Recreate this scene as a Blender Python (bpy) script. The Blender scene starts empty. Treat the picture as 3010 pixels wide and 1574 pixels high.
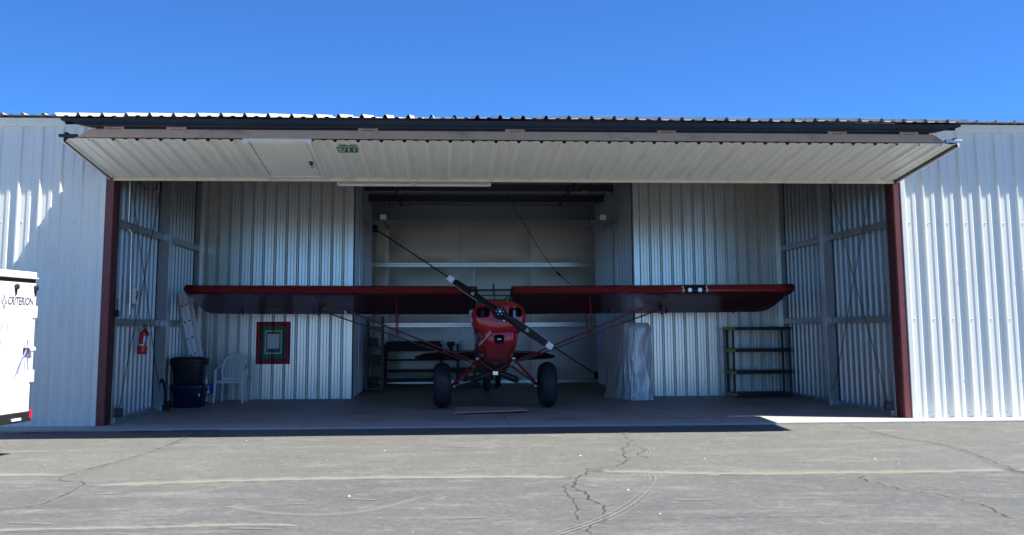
import bpy, bmesh, math, random
from mathutils import Vector, Matrix
random.seed(7)
PI = math.pi
SC = bpy.context.scene
COL = SC.collection

# ------------------------------------------------------------------ camera
cam_d = bpy.data.cameras.new('camera')
cam = bpy.data.objects.new('camera', cam_d); COL.objects.link(cam)
cam_d.sensor_width = 36.0
cam_d.lens = 36.0 * 2918.3 / 3010
cam_d.shift_x = (1505 - 1470.94) / 3010
cam_d.shift_y = (596.09 - 787) / 3010
cam_d.clip_start = 0.05; cam_d.clip_end = 2000
_yaw, _pit, _rol = 0.0574, 0.1254, -0.0044
_f = Vector((math.sin(_yaw)*math.cos(_pit), math.cos(_yaw)*math.cos(_pit), math.sin(_pit)))
_r = Vector((math.cos(_yaw), -math.sin(_yaw), 0)); _u = _r.cross(_f)
_r, _u = _r*math.cos(_rol) + _u*math.sin(_rol), _u*math.cos(_rol) - _r*math.sin(_rol)
cam.matrix_world = Matrix(((_r.x, _u.x, -_f.x, -1.0461), (_r.y, _u.y, -_f.y, -15.0742), (_r.z, _u.z, -_f.z, 1.3935), (0, 0, 0, 1)))
SC.camera = cam

# ------------------------------------------------------------------ sky, sun, exposure
SUN = Vector((0.592, -0.17, 1.0)).normalized()
world = bpy.data.worlds.new('World'); SC.world = world; world.use_nodes = True
wn = world.node_tree.nodes; wl = world.node_tree.links
bg = wn['Background']
sky = wn.new('ShaderNodeTexSky'); sky.sky_type = 'NISHITA'; sky.sun_disc = False
sky.sun_elevation = math.asin(SUN.z)
sky.sun_rotation = math.atan2(SUN.x, SUN.y)
sky.altitude = 1600; sky.air_density = 1.0; sky.dust_density = 0.25; sky.ozone_density = 4.0
tint = wn.new('ShaderNodeMix'); tint.data_type = 'RGBA'; tint.blend_type = 'MULTIPLY'; tint.inputs[0].default_value = 1.0
tint.inputs[7].default_value = (0.164, 0.340, 0.565, 1)          # deep dry-air blue, the same over the whole sky
wl.new(sky.outputs[0], tint.inputs[6]); wl.new(tint.outputs[2], bg.inputs[0]); bg.inputs[1].default_value = 0.15
sd = bpy.data.lights.new('sun', 'SUN'); sd.energy = 5.0; sd.angle = math.radians(0.53); sd.color = (1.0, 0.965, 0.88)
sun = bpy.data.objects.new('sun', sd); COL.objects.link(sun)
sun.rotation_euler = SUN.to_track_quat('Z', 'Y').to_euler(); sun.location = SUN * 40
SC.view_settings.view_transform = 'Standard'; SC.view_settings.look = 'None'
SC.view_settings.exposure = 1.2; SC.view_settings.gamma = 1.0
SC.render.engine = 'CYCLES'
SC.cycles.max_bounces = 10; SC.cycles.diffuse_bounces = 6; SC.cycles.glossy_bounces = 4
SC.cycles.transparent_max_bounces = 12; SC.cycles.transmission_bounces = 4
SC.cycles.sample_clamp_indirect = 6.0
SC.cycles.use_denoising = True
try:
    SC.cycles.denoiser = 'OPENIMAGEDENOISE'
except Exception:
    pass

# ------------------------------------------------------------------ materials
def nd(nt, t, **kw):
    n = nt.nodes.new(t)
    for k, v in kw.items():
        setattr(n, k, v)
    return n

def mat(name, col, rough=0.5, metal=0.0, var=0.0, vscale=3.0, stretch=(1, 1, 1), dirt=None, damt=0.0, dscale=2.0,
        bump=0.0, bscale=60.0, coat=0.0, spec=0.5, rvar=0.0, wavy=0.0, wscale=3.0):
    m = bpy.data.materials.new(name); m.use_nodes = True
    nt = m.node_tree; b = nt.nodes['Principled BSDF']; L = nt.links.new
    b.inputs['Base Color'].default_value = (*col, 1); b.inputs['Roughness'].default_value = rough
    b.inputs['Metallic'].default_value = metal
    b.inputs['Coat Weight'].default_value = coat; b.inputs['Coat Roughness'].default_value = 0.05
    b.inputs['Specular IOR Level'].default_value = spec
    tc = nd(nt, 'ShaderNodeTexCoord'); mp = nd(nt, 'ShaderNodeMapping'); mp.inputs['Scale'].default_value = stretch
    L(tc.outputs['Object'], mp.inputs[0])
    oi = nd(nt, 'ShaderNodeObjectInfo')
    sh = nd(nt, 'ShaderNodeVectorMath', operation='ADD')
    rs = nd(nt, 'ShaderNodeVectorMath', operation='SCALE'); rs.inputs['Scale'].default_value = 37.0
    cx = nd(nt, 'ShaderNodeCombineXYZ'); L(oi.outputs['Random'], cx.inputs[0]); L(oi.outputs['Random'], cx.inputs[1])
    L(cx.outputs[0], rs.inputs[0]); L(mp.outputs[0], sh.inputs[0]); L(rs.outputs[0], sh.inputs[1])
    vec = sh.outputs[0]; color = None
    if var > 0:
        n = nd(nt, 'ShaderNodeTexNoise'); n.inputs['Scale'].default_value = vscale; n.inputs['Detail'].default_value = 7; n.inputs['Roughness'].default_value = 0.65
        L(vec, n.inputs['Vector'])
        mr = nd(nt, 'ShaderNodeMapRange'); mr.inputs[1].default_value = 0.25; mr.inputs[2].default_value = 0.75; mr.inputs[3].default_value = 1 - var; mr.inputs[4].default_value = 1 + var
        L(n.outputs[0], mr.inputs[0])
        mu = nd(nt, 'ShaderNodeVectorMath', operation='SCALE'); mu.inputs[0].default_value = col; L(mr.outputs[0], mu.inputs['Scale'])
        color = mu.outputs[0]
        if rvar > 0:
            mr2 = nd(nt, 'ShaderNodeMapRange'); mr2.inputs[1].default_value = 0.3; mr2.inputs[2].default_value = 0.7; mr2.inputs[3].default_value = rough - rvar; mr2.inputs[4].default_value = rough + rvar
            L(n.outputs[0], mr2.inputs[0]); L(mr2.outputs[0], b.inputs['Roughness'])
    if dirt is not None:
        n = nd(nt, 'ShaderNodeTexNoise'); n.inputs['Scale'].default_value = dscale; n.inputs['Detail'].default_value = 9; n.inputs['Roughness'].default_value = 0.72
        L(vec, n.inputs['Vector'])
        cr = nd(nt, 'ShaderNodeMapRange'); cr.inputs[1].default_value = 0.52; cr.inputs[2].default_value = 0.72; cr.inputs[3].default_value = 0; cr.inputs[4].default_value = damt
        L(n.outputs[0], cr.inputs[0])
        mx = nd(nt, 'ShaderNodeMix', data_type='RGBA'); L(cr.outputs[0], mx.inputs[0])
        if color is not None: L(color, mx.inputs[6])
        else: mx.inputs[6].default_value = (*col, 1)
        mx.inputs[7].default_value = (*dirt, 1); color = mx.outputs[2]
    if color is not None: L(color, b.inputs['Base Color'])
    last = None
    if bump > 0:
        n = nd(nt, 'ShaderNodeTexNoise'); n.inputs['Scale'].default_value = bscale; n.inputs['Detail'].default_value = 5
        L(vec, n.inputs['Vector'])
        bp = nd(nt, 'ShaderNodeBump'); bp.inputs['Strength'].default_value = bump; bp.inputs['Distance'].default_value = 0.01
        L(n.outputs[0], bp.inputs['Height']); last = bp
    if wavy > 0:
        n = nd(nt, 'ShaderNodeTexNoise'); n.inputs['Scale'].default_value = wscale; n.inputs['Detail'].default_value = 2
        L(vec, n.inputs['Vector'])
        bp = nd(nt, 'ShaderNodeBump'); bp.inputs['Strength'].default_value = wavy; bp.inputs['Distance'].default_value = 0.03
        L(n.outputs[0], bp.inputs['Height'])
        if last: L(last.outputs[0], bp.inputs['Normal'])
        last = bp
    if last: L(last.outputs[0], b.inputs['Normal'])
    return m

M = {}
M['white_sheet'] = mat('white_sheet', (0.82, 0.84, 0.77), 0.38, var=0.04, vscale=1.5, stretch=(2, .35, 1), dirt=(0.48, 0.45, 0.38), damt=0.25, dscale=2.0, wavy=0.10, wscale=2.2)
M['door_sheet'] = mat('door_sheet', (0.80, 0.81, 0.78), 0.42, var=0.05, vscale=2, stretch=(3, .4, 1), dirt=(0.36, 0.33, 0.27), damt=0.3, dscale=2.2, wavy=0.1, wscale=2.0)
M['roof_sheet'] = mat('roof_sheet', (0.46, 0.455, 0.42), 0.5, var=0.14, vscale=4, dirt=(0.17, 0.13, 0.085), damt=0.8, dscale=3.5)
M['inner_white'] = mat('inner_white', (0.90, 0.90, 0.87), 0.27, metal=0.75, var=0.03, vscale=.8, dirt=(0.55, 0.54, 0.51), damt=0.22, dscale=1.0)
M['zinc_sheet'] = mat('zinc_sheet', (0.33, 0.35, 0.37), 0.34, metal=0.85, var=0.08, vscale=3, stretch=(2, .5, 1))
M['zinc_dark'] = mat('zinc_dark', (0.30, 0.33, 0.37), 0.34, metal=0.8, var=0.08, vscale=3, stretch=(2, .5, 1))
M['galv'] = mat('galv', (0.50, 0.52, 0.54), 0.33, metal=0.85, var=0.14, vscale=12, rvar=0.05)
M['galv_bright'] = mat('galv_bright', (0.88, 0.89, 0.88), 0.22, metal=0.85, var=0.03, vscale=3, stretch=(.5, 1, 1))
M['steel_dark'] = mat('steel_dark', (0.055, 0.058, 0.065), 0.5, metal=0.3, var=0.2, vscale=6)
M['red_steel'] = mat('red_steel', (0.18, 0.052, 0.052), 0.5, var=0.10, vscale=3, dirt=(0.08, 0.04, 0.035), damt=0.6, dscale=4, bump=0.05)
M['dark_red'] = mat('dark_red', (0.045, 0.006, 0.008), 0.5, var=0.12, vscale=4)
M['rail_brown'] = mat('rail_brown', (0.46, 0.315, 0.21), 0.6, var=0.14, vscale=2.5, stretch=(.6, 1, 1), dirt=(0.10, 0.07, 0.05), damt=0.9, dscale=1.5, bump=0.1)
M['cream_trim'] = mat('cream_trim', (0.74, 0.69, 0.58), 0.5, var=0.07, vscale=4, dirt=(0.36, 0.22, 0.12), damt=0.45, dscale=5)
M['rubber'] = mat('rubber', (0.022, 0.024, 0.03), 0.55, var=0.25, vscale=4, stretch=(.5, 1, 1), dirt=(0.07, 0.065, 0.06), damt=0.5, dscale=3)
M['black'] = mat('black', (0.016, 0.016, 0.018), 0.45, var=0.2)
M['black_plastic'] = mat('black_plastic', (0.017, 0.018, 0.022), 0.38, var=0.2, vscale=5)
M['navy_plastic'] = mat('navy_plastic', (0.008, 0.011, 0.045), 0.4, var=0.15, vscale=5)
M['blue_cloth'] = mat('blue_cloth', (0.015, 0.05, 0.62), 0.7, var=0.2, vscale=8)
M['white_plastic'] = mat('white_plastic', (0.84, 0.84, 0.79), 0.42, var=0.06, dirt=(0.42, 0.40, 0.36), damt=0.3)
M['white_paint'] = mat('white_paint', (0.80, 0.81, 0.82), 0.3, var=0.03, coat=0.2)
M['insul'] = mat('insul', (0.84, 0.78, 0.70), 0.36, metal=0.30, var=0.05, vscale=1.3, bump=0.10, bscale=22, wavy=0.2, wscale=1.6)
M['ceil'] = mat('ceil', (0.74, 0.72, 0.67), 0.45, var=0.10, vscale=1.2, wavy=0.4, wscale=1.5)
M['card'] = mat('card', (0.60, 0.43, 0.30), 0.8, var=0.12, vscale=4, dirt=(0.14, 0.10, 0.08), damt=0.5, dscale=4)
M['wood'] = mat('wood', (0.26, 0.165, 0.11), 0.65, var=0.2, vscale=5, stretch=(1, 1, .15))
M['wood_dark'] = mat('wood_dark', (0.05, 0.034, 0.026), 0.6, var=0.3, vscale=5, stretch=(.2, 1, 1))
M['alu'] = mat('alu', (0.88, 0.88, 0.88), 0.38, metal=0.25, var=0.06, vscale=6)
M['ladder_alu'] = mat('ladder_alu', (0.93, 0.93, 0.92), 0.4, metal=0.1, var=0.05, vscale=6)
M['chrome'] = mat('chrome', (0.9, 0.9, 0.9), 0.08, metal=1.0)
M['ext_red'] = mat('ext_red', (0.55, 0.012, 0.014), 0.25, coat=0.5)
M['gold'] = mat('gold', (0.40, 0.27, 0.05), 0.5, var=0.15)
M['yellow'] = mat('yellow', (0.62, 0.45, 0.05), 0.5, var=0.15)
M['pale_green'] = mat('pale_green', (0.50, 0.60, 0.52), 0.5, var=0.1)
M['pink'] = mat('pink', (0.5, 0.22, 0.24), 0.6)
M['sign_green'] = mat('sign_green', (0.035, 0.15, 0.10), 0.45, var=0.08)
M['sign_white'] = mat('sign_white', (0.46, 0.58, 0.51), 0.5)
M['tape_red'] = mat('tape_red', (0.38, 0.025, 0.05), 0.55, var=0.12, vscale=8)
M['tape_green'] = mat('tape_green', (0.05, 0.25, 0.12), 0.6, var=0.15, vscale=8)
M['tape_white'] = mat('tape_white', (0.75, 0.77, 0.70), 0.6, var=0.1)
M['tape_grey'] = mat('tape_grey', (0.16, 0.17, 0.17), 0.6, var=0.15, vscale=9)
M['paper'] = mat('paper', (0.78, 0.79, 0.80), 0.8)
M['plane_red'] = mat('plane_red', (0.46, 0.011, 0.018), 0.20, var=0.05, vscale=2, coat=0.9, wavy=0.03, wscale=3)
M['wing_red_lit'] = mat('wing_red_lit', (0.24, 0.006, 0.011), 0.20, var=0.05, vscale=2, coat=0.9)  # wing red kept brighter, so the sky-lit leading edge is painted in
M['fabric_shaded'] = mat('fabric_shaded', (0.10, 0.003, 0.008), 0.30, var=0.06, vscale=2, coat=0.6, wavy=0.10, wscale=2.4)  # the same red made darker, with the wings' shade put into it
M['gear_red'] = mat('gear_red', (0.24, 0.008, 0.014), 0.3, coat=0.5)
M['prop_black'] = mat('prop_black', (0.009, 0.009, 0.010), 0.42, var=0.15, vscale=6, spec=0.3)
M['prop_edge'] = mat('prop_edge', (0.5, 0.51, 0.52), 0.35, metal=0.8)
M['tyre'] = mat('tyre', (0.021, 0.022, 0.024), 0.62, var=0.25, vscale=7, dirt=(0.10, 0.095, 0.085), damt=0.55, dscale=5, bump=0.2, bscale=70)
M['cabin'] = mat('cabin', (0.16, 0.18, 0.165), 0.8, var=0.1)
M['tan_pipe'] = mat('tan_pipe', (0.62, 0.50, 0.38), 0.4, metal=0.5, var=0.2, vscale=9)
M['trailer_white'] = mat('trailer_white', (0.84, 0.84, 0.84), 0.28, var=0.015, coat=0.3)
M['decal_dark'] = mat('decal_dark', (0.05, 0.05, 0.08), 0.5)
M['decal_violet'] = mat('decal_violet', (0.20, 0.18, 0.45), 0.5)
M['decal_grey'] = mat('decal_grey', (0.45, 0.45, 0.48), 0.5)
M['decal_blue'] = mat('decal_blue', (0.12, 0.42, 0.62), 0.5)
M['red_lens'] = mat('red_lens', (0.55, 0.02, 0.05), 0.15, coat=0.6)
M['lamp'] = mat('lamp', (0.75, 0.75, 0.73), 0.2, metal=0.5, coat=0.5)
M['pebble'] = mat('pebble', (0.55, 0.54, 0.5), 0.8, var=0.3)

def glass_mat(name, tint, rough=0.03, refl=0.07):
    m = bpy.data.materials.new(name); m.use_nodes = True; nt = m.node_tree; nt.nodes.clear()
    o = nd(nt, 'ShaderNodeOutputMaterial'); t = nd(nt, 'ShaderNodeBsdfTransparent'); g = nd(nt, 'ShaderNodeBsdfGlossy')
    t.inputs[0].default_value = (*tint, 1); g.inputs['Roughness'].default_value = rough
    mx = nd(nt, 'ShaderNodeMixShader'); mx.inputs[0].default_value = refl; nt.links.new(t.outputs[0], mx.inputs[1]); nt.links.new(g.outputs[0], mx.inputs[2])
    nt.links.new(mx.outputs[0], o.inputs[0]); return m
M['glass'] = glass_mat('glass', (0.82, 0.88, 0.85))
M['lens'] = glass_mat('lens', (0.8, 0.82, 0.82))

def film_mat():
    m = bpy.data.materials.new('plastic_film'); m.use_nodes = True; nt = m.node_tree; L = nt.links.new
    b = nt.nodes['Principled BSDF']; b.inputs['Base Color'].default_value = (0.93, 0.93, 0.92, 1); b.inputs['Roughness'].default_value = 0.18; b.inputs['Metallic'].default_value = 0.12; b.inputs['Specular IOR Level'].default_value = 0.9
    b.inputs['Coat Weight'].default_value = 0.6; b.inputs['Coat Roughness'].default_value = 0.12
    tc = nd(nt, 'ShaderNodeTexCoord'); mp = nd(nt, 'ShaderNodeMapping'); mp.inputs['Scale'].default_value = (1, 1, 0.35); mp.inputs['Rotation'].default_value = (0.35, 0.15, 0)
    L(tc.outputs['Object'], mp.inputs[0])
    n = nd(nt, 'ShaderNodeTexNoise'); n.inputs['Scale'].default_value = 7; n.inputs['Detail'].default_value = 6; n.inputs['Distortion'].default_value = 1.4; L(mp.outputs[0], n.inputs['Vector'])
    v = nd(nt, 'ShaderNodeTexVoronoi', feature='DISTANCE_TO_EDGE'); v.inputs['Scale'].default_value = 6; L(mp.outputs[0], v.inputs['Vector'])
    ad = nd(nt, 'ShaderNodeMath', operation='ADD'); L(n.outputs[0], ad.inputs[0]); L(v.outputs[0], ad.inputs[1])
    bp = nd(nt, 'ShaderNodeBump'); bp.inputs['Strength'].default_value = 0.5; bp.inputs['Distance'].default_value = 0.03; L(ad.outputs[0], bp.inputs['Height']); L(bp.outputs[0], b.inputs['Normal'])
    o = nt.nodes['Material Output']; t = nd(nt, 'ShaderNodeBsdfTransparent'); mx = nd(nt, 'ShaderNodeMixShader'); mx.inputs[0].default_value = 0.84
    L(t.outputs[0], mx.inputs[1]); L(b.outputs[0], mx.inputs[2]); L(mx.outputs[0], o.inputs[0]); return m
M['film'] = film_mat()

def asphalt_mat():
    m = bpy.data.materials.new('asphalt'); m.use_nodes = True; nt = m.node_tree; L = nt.links.new
    b = nt.nodes['Principled BSDF']; b.inputs['Roughness'].default_value = 0.88; b.inputs['Specular IOR Level'].default_value = 0.3
    tc = nd(nt, 'ShaderNodeTexCoord'); P = tc.outputs['Object']
    def noise(scale, detail=6, rough=0.6, stretch=None, dist=0):
        n = nd(nt, 'ShaderNodeTexNoise'); n.inputs['Scale'].default_value = scale; n.inputs['Detail'].default_value = detail; n.inputs['Roughness'].default_value = rough; n.inputs['Distortion'].default_value = dist
        if stretch:
            mp = nd(nt, 'ShaderNodeMapping'); mp.inputs['Scale'].default_value = stretch; L(P, mp.inputs[0]); L(mp.outputs[0], n.inputs['Vector'])
        else: L(P, n.inputs['Vector'])
        return n.outputs[0]
    def mrange(s, a, c, d, e):
        r = nd(nt, 'ShaderNodeMapRange'); r.inputs[1].default_value = a; r.inputs[2].default_value = c; r.inputs[3].default_value = d; r.inputs[4].default_value = e; L(s, r.inputs[0]); return r.outputs[0]
    def mix(f, a, bb):
        x = nd(nt, 'ShaderNodeMix', data_type='RGBA'); L(f, x.inputs[0])
        for s, i in ((a, 6), (bb, 7)):
            if isinstance(s, tuple): x.inputs[i].default_value = (*s, 1)
            else: L(s, x.inputs[i])
        return x.outputs[2]
    sep = nd(nt, 'ShaderNodeSeparateXYZ'); L(P, sep.inputs[0])
    wob = noise(0.35, 3); y = nd(nt, 'ShaderNodeMath', operation='ADD'); L(sep.outputs[1], y.inputs[0]); L(mrange(wob, 0, 1, -0.5, 0.5), y.inputs[1])
    lane = mrange(y.outputs[0], -5.75, -5.25, 0, 1)      # two paving passes: older bluish one nearer, dusty one by the hangar
    c = mix(lane, (0.092, 0.094, 0.092), (0.112, 0.112, 0.105))
    c = mix(mrange(noise(0.7, 8, 0.65), 0.35, 0.68, 0, 0.55), c, (0.138, 0.137, 0.128))
    c = mix(mrange(noise(1.1, 8, 0.7, (0.7, 2.2, 1)), 0.52, 0.68, 0, 0.6), c, (0.190, 0.187, 0.170))   # dusty smears
    c = mix(mrange(noise(0.45, 6, 0.6), 0.55, 0.75, 0, 0.45), c, (0.078, 0.077, 0.077))
    c = mix(mrange(noise(5.0, 5, 0.7), 0.55, 0.72, 0, 0.5), c, (0.21, 0.20, 0.18))
    c = mix(mrange(noise(9.0, 5, 0.75, (0.5, 1.6, 1)), 0.55, 0.72, 0, 0.5), c, (0.085, 0.083, 0.08))
    grit = noise(130, 2, 0.8); gv = nd(nt, 'ShaderNodeVectorMath', operation='SCALE'); L(c, gv.inputs[0]); L(mrange(grit, 0.25, 0.75, 0.65, 1.35), gv.inputs['Scale'])
    grit2 = noise(22, 5, 0.85); gv2 = nd(nt, 'ShaderNodeVectorMath', operation='SCALE'); L(gv.outputs[0], gv2.inputs[0]); L(mrange(grit2, 0.3, 0.7, 0.70, 1.30), gv2.inputs['Scale'])
    L(gv2.outputs[0], b.inputs['Base Color'])
    hs = nd(nt, 'ShaderNodeMath', operation='ADD'); L(grit, hs.inputs[0]); L(grit2, hs.inputs[1])
    bp = nd(nt, 'ShaderNodeBump'); bp.inputs['Strength'].default_value = 0.5; bp.inputs['Distance'].default_value = 0.006; L(hs.outputs[0], bp.inputs['Height'])
    bp2 = nd(nt, 'ShaderNodeBump'); bp2.inputs['Strength'].default_value = 0.5; bp2.inputs['Distance'].default_value = 0.05; L(noise(1.3, 4), bp2.inputs['Height']); L(bp.outputs[0], bp2.inputs['Normal'])
    L(bp2.outputs[0], b.inputs['Normal']); return m
M['asphalt'] = asphalt_mat()
M['concrete'] = mat('concrete', (0.36, 0.345, 0.32), 0.58, var=0.20, vscale=1.2, dirt=(0.10, 0.095, 0.09), damt=0.7, dscale=1.1, bump=0.12, bscale=50, rvar=0.12)

M['concrete_pale'] = mat('concrete_pale', (0.40, 0.387, 0.36), 0.75, var=0.14, vscale=1.6, dirt=(0.2, 0.185, 0.165), damt=0.5, dscale=1.6, bump=0.15, bscale=50)

def ribbon_mat(name, col, edge=0.5, dens=1.0, scale=6.0, lines=0):
    """worn stain on a ribbon: u across (0..1), fades raggedly to its edges"""
    m = bpy.data.materials.new(name); m.use_nodes = True; nt = m.node_tree; L = nt.links.new
    b = nt.nodes['Principled BSDF']; b.inputs['Base Color'].default_value = (*col, 1); b.inputs['Roughness'].default_value = 0.95; b.inputs['Specular IOR Level'].default_value = 0.1
    uv = nd(nt, 'ShaderNodeUVMap'); sx = nd(nt, 'ShaderNodeSeparateXYZ'); L(uv.outputs[0], sx.inputs[0])
    a = nd(nt, 'ShaderNodeMath', operation='SUBTRACT'); a.inputs[1].default_value = 0.5; L(sx.outputs[0], a.inputs[0])
    ab = nd(nt, 'ShaderNodeMath', operation='ABSOLUTE'); L(a.outputs[0], ab.inputs[0])
    tc = nd(nt, 'ShaderNodeTexCoord'); n = nd(nt, 'ShaderNodeTexNoise'); n.inputs['Scale'].default_value = scale; n.inputs['Detail'].default_value = 8; n.inputs['Roughness'].default_value = 0.75; L(tc.outputs['Object'], n.inputs['Vector'])
    r = nd(nt, 'ShaderNodeMapRange'); r.inputs[1].default_value = 0; r.inputs[2].default_value = 0.5; r.inputs[3].default_value = 1; r.inputs[4].default_value = 0; L(ab.outputs[0], r.inputs[0])
    s = nd(nt, 'ShaderNodeMath', operation='ADD'); L(r.outputs[0], s.inputs[0]); L(n.outputs[0], s.inputs[1])
    out = nd(nt, 'ShaderNodeMapRange'); out.inputs[1].default_value = 1.0 - edge * 0.5; out.inputs[2].default_value = 1.0 + edge * 0.5; out.inputs[3].default_value = 0; out.inputs[4].default_value = dens; L(s.outputs[0], out.inputs[0])
    fac = out.outputs[0]
    if lines:
        w = nd(nt, 'ShaderNodeMath', operation='MULTIPLY'); w.inputs[1].default_value = lines * 2 * PI; L(sx.outputs[0], w.inputs[0])
        si = nd(nt, 'ShaderNodeMath', operation='SINE'); L(w.outputs[0], si.inputs[0])
        rr = nd(nt, 'ShaderNodeMapRange'); rr.inputs[1].default_value = -0.2; rr.inputs[2].default_value = 0.6; L(si.outputs[0], rr.inputs[0])
        mm = nd(nt, 'ShaderNodeMath', operation='MULTIPLY'); L(fac, mm.inputs[0]); L(rr.outputs[0], mm.inputs[1]); fac = mm.outputs[0]
    t = nd(nt, 'ShaderNodeBsdfTransparent'); mx = nd(nt, 'ShaderNodeMixShader'); L(fac, mx.inputs[0]); L(t.outputs[0], mx.inputs[1]); L(b.outputs[0], mx.inputs[2])
    L(mx.outputs[0], nt.nodes['Material Output'].inputs[0]); return m
M['sand'] = ribbon_mat('sand_dust', (0.34, 0.315, 0.265), 0.9, 0.52, 2.0)
M['crack'] = ribbon_mat('crack_dark', (0.045, 0.044, 0.041), 0.7, 0.7, 9)
M['seal'] = ribbon_mat('crack_seal', (0.20, 0.195, 0.18), 0.9, 0.5, 7)
M['track'] = ribbon_mat('tyre_dust', (0.25, 0.24, 0.21), 0.9, 0.42, 4, lines=4)
M['smear'] = ribbon_mat('dust_smear', (0.24, 0.23, 0.205), 0.9, 0.5, 4)
M['tar'] = ribbon_mat('tar', (0.03, 0.03, 0.03), 0.5, 0.8, 6)

# ------------------------------------------------------------------ mesh helpers
class MB:
    def __init__(s): s.v = []; s.f = []
    def add(s, vs, fs):
        o = len(s.v); s.v += [Vector(p) for p in vs]; s.f += [tuple(i + o for i in f) for f in fs]; return s
    def box(s, a, b):
        x0, y0, z0 = [min(p, q) for p, q in zip(a, b)]; x1, y1, z1 = [max(p, q) for p, q in zip(a, b)]
        return s.add([(x0, y0, z0), (x1, y0, z0), (x1, y1, z0), (x0, y1, z0), (x0, y0, z1), (x1, y0, z1), (x1, y1, z1), (x0, y1, z1)],
                     [(0, 3, 2, 1), (4, 5, 6, 7), (0, 1, 5, 4), (1, 2, 6, 5), (2, 3, 7, 6), (3, 0, 4, 7)])
    def bar(s, p, q, w, h, up=(0, 0, 1)):
        p, q = Vector(p), Vector(q); d = (q - p).normalized(); u = Vector(up); r = d.cross(u)
        if r.length < 1e-4: r = d.cross(Vector((0, 1, 0)))
        r.normalize(); u = r.cross(d).normalized(); vs = []
        for c in (p, q):
            for a, b in ((-1, -1), (1, -1), (1, 1), (-1, 1)): vs.append(c + r * a * w / 2 + u * b * h / 2)
        return s.add(vs, [(0, 1, 2, 3)[::-1], (4, 5, 6, 7), (0, 1, 5, 4), (1, 2, 6, 5), (2, 3, 7, 6), (3, 0, 4, 7)])
    def tube(s, pts, rad, n=10, cap=True, flat=1.0, up=None):
        pts = [Vector(p) for p in pts]; R = rad if isinstance(rad, (list, tuple)) else [rad] * len(pts); rings = []; pr = None
        for i, p in enumerate(pts):
            d = (pts[min(i + 1, len(pts) - 1)] - pts[max(i - 1, 0)]).normalized()
            if pr is None:
                a = Vector(up) if up else (Vector((0, 0, 1)) if abs(d.z) < 0.9 else Vector((0, 1, 0)))
            else: a = pr
            r = (a - d * a.dot(d)).normalized(); pr = r; t = d.cross(r)
            rings.append([p + (r * math.cos(2 * PI * k / n) * flat + t * math.sin(2 * PI * k / n)) * R[i] for k in range(n)])
        return s.loft(rings, cap)
    def loft(s, rings, cap=True, closed=True):
        n = len(rings[0]); vs = [p for r in rings for p in r]; fs = []
        for i in range(len(rings) - 1):
            for k in range(n if closed else n - 1):
                a, b = i * n + k, i * n + (k + 1) % n; fs.append((a, b, b + n, a + n))
        if cap: fs.append(tuple(range(n))[::-1]); fs.append(tuple((len(rings) - 1) * n + k for k in range(n)))
        return s.add(vs, fs)
    def lathe(s, prof, c=(0, 0, 0), axis='z', n=24):
        rings = []
        for r, h in prof:
            ring = []
            for k in range(n):
                a = 2 * PI * k / n; x, y = r * math.cos(a), r * math.sin(a)
                ring.append({'z': (x, y, h), 'x': (h, x, y), 'y': (x, h, -y)}[axis])
            rings.append([Vector(p) + Vector(c) for p in ring])
        return s.loft(rings, True)
    def prism(s, poly, d):
        n = len(poly); vs = [Vector(p) for p in poly] + [Vector(p) + Vector(d) for p in poly]
        return s.add(vs, [tuple(range(n)), tuple(range(2 * n - 1, n - 1, -1))] + [(k, k + n, (k + 1) % n + n, (k + 1) % n) for k in range(n)])
    def mesh(s, name, m, smooth=None):
        me = bpy.data.meshes.new(name); me.from_pydata([tuple(p) for p in s.v], [], s.f)
        bm = bmesh.new(); bm.from_mesh(me); bmesh.ops.recalc_face_normals(bm, faces=bm.faces); bm.to_mesh(me); bm.free()
        me.materials.append(M[m] if isinstance(m, str) else m)
        if smooth is not None:
            for p in me.polygons: p.use_smooth = True
            me.set_sharp_from_angle(angle=math.radians(smooth))
        me.update(); return me
    def build(s, name, m, parent=None, smooth=None, bevel=0, off=None):
        """off: world origin of the parent's root, when the shape was written in world coordinates"""
        if off is not None: o_ = Vector(off); s.v = [p - o_ for p in s.v]
        return link(name, s.mesh(name, m, smooth), parent, bevel)

def link(name, me, parent=None, bevel=0):
    o = bpy.data.objects.new(name, me); COL.objects.link(o)
    if parent: o.parent = parent
    if bevel:
        b = o.modifiers.new('edge', 'BEVEL'); b.width = bevel; b.segments = 2; b.limit_method = 'ANGLE'; b.angle_limit = math.radians(40)
    return o

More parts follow.
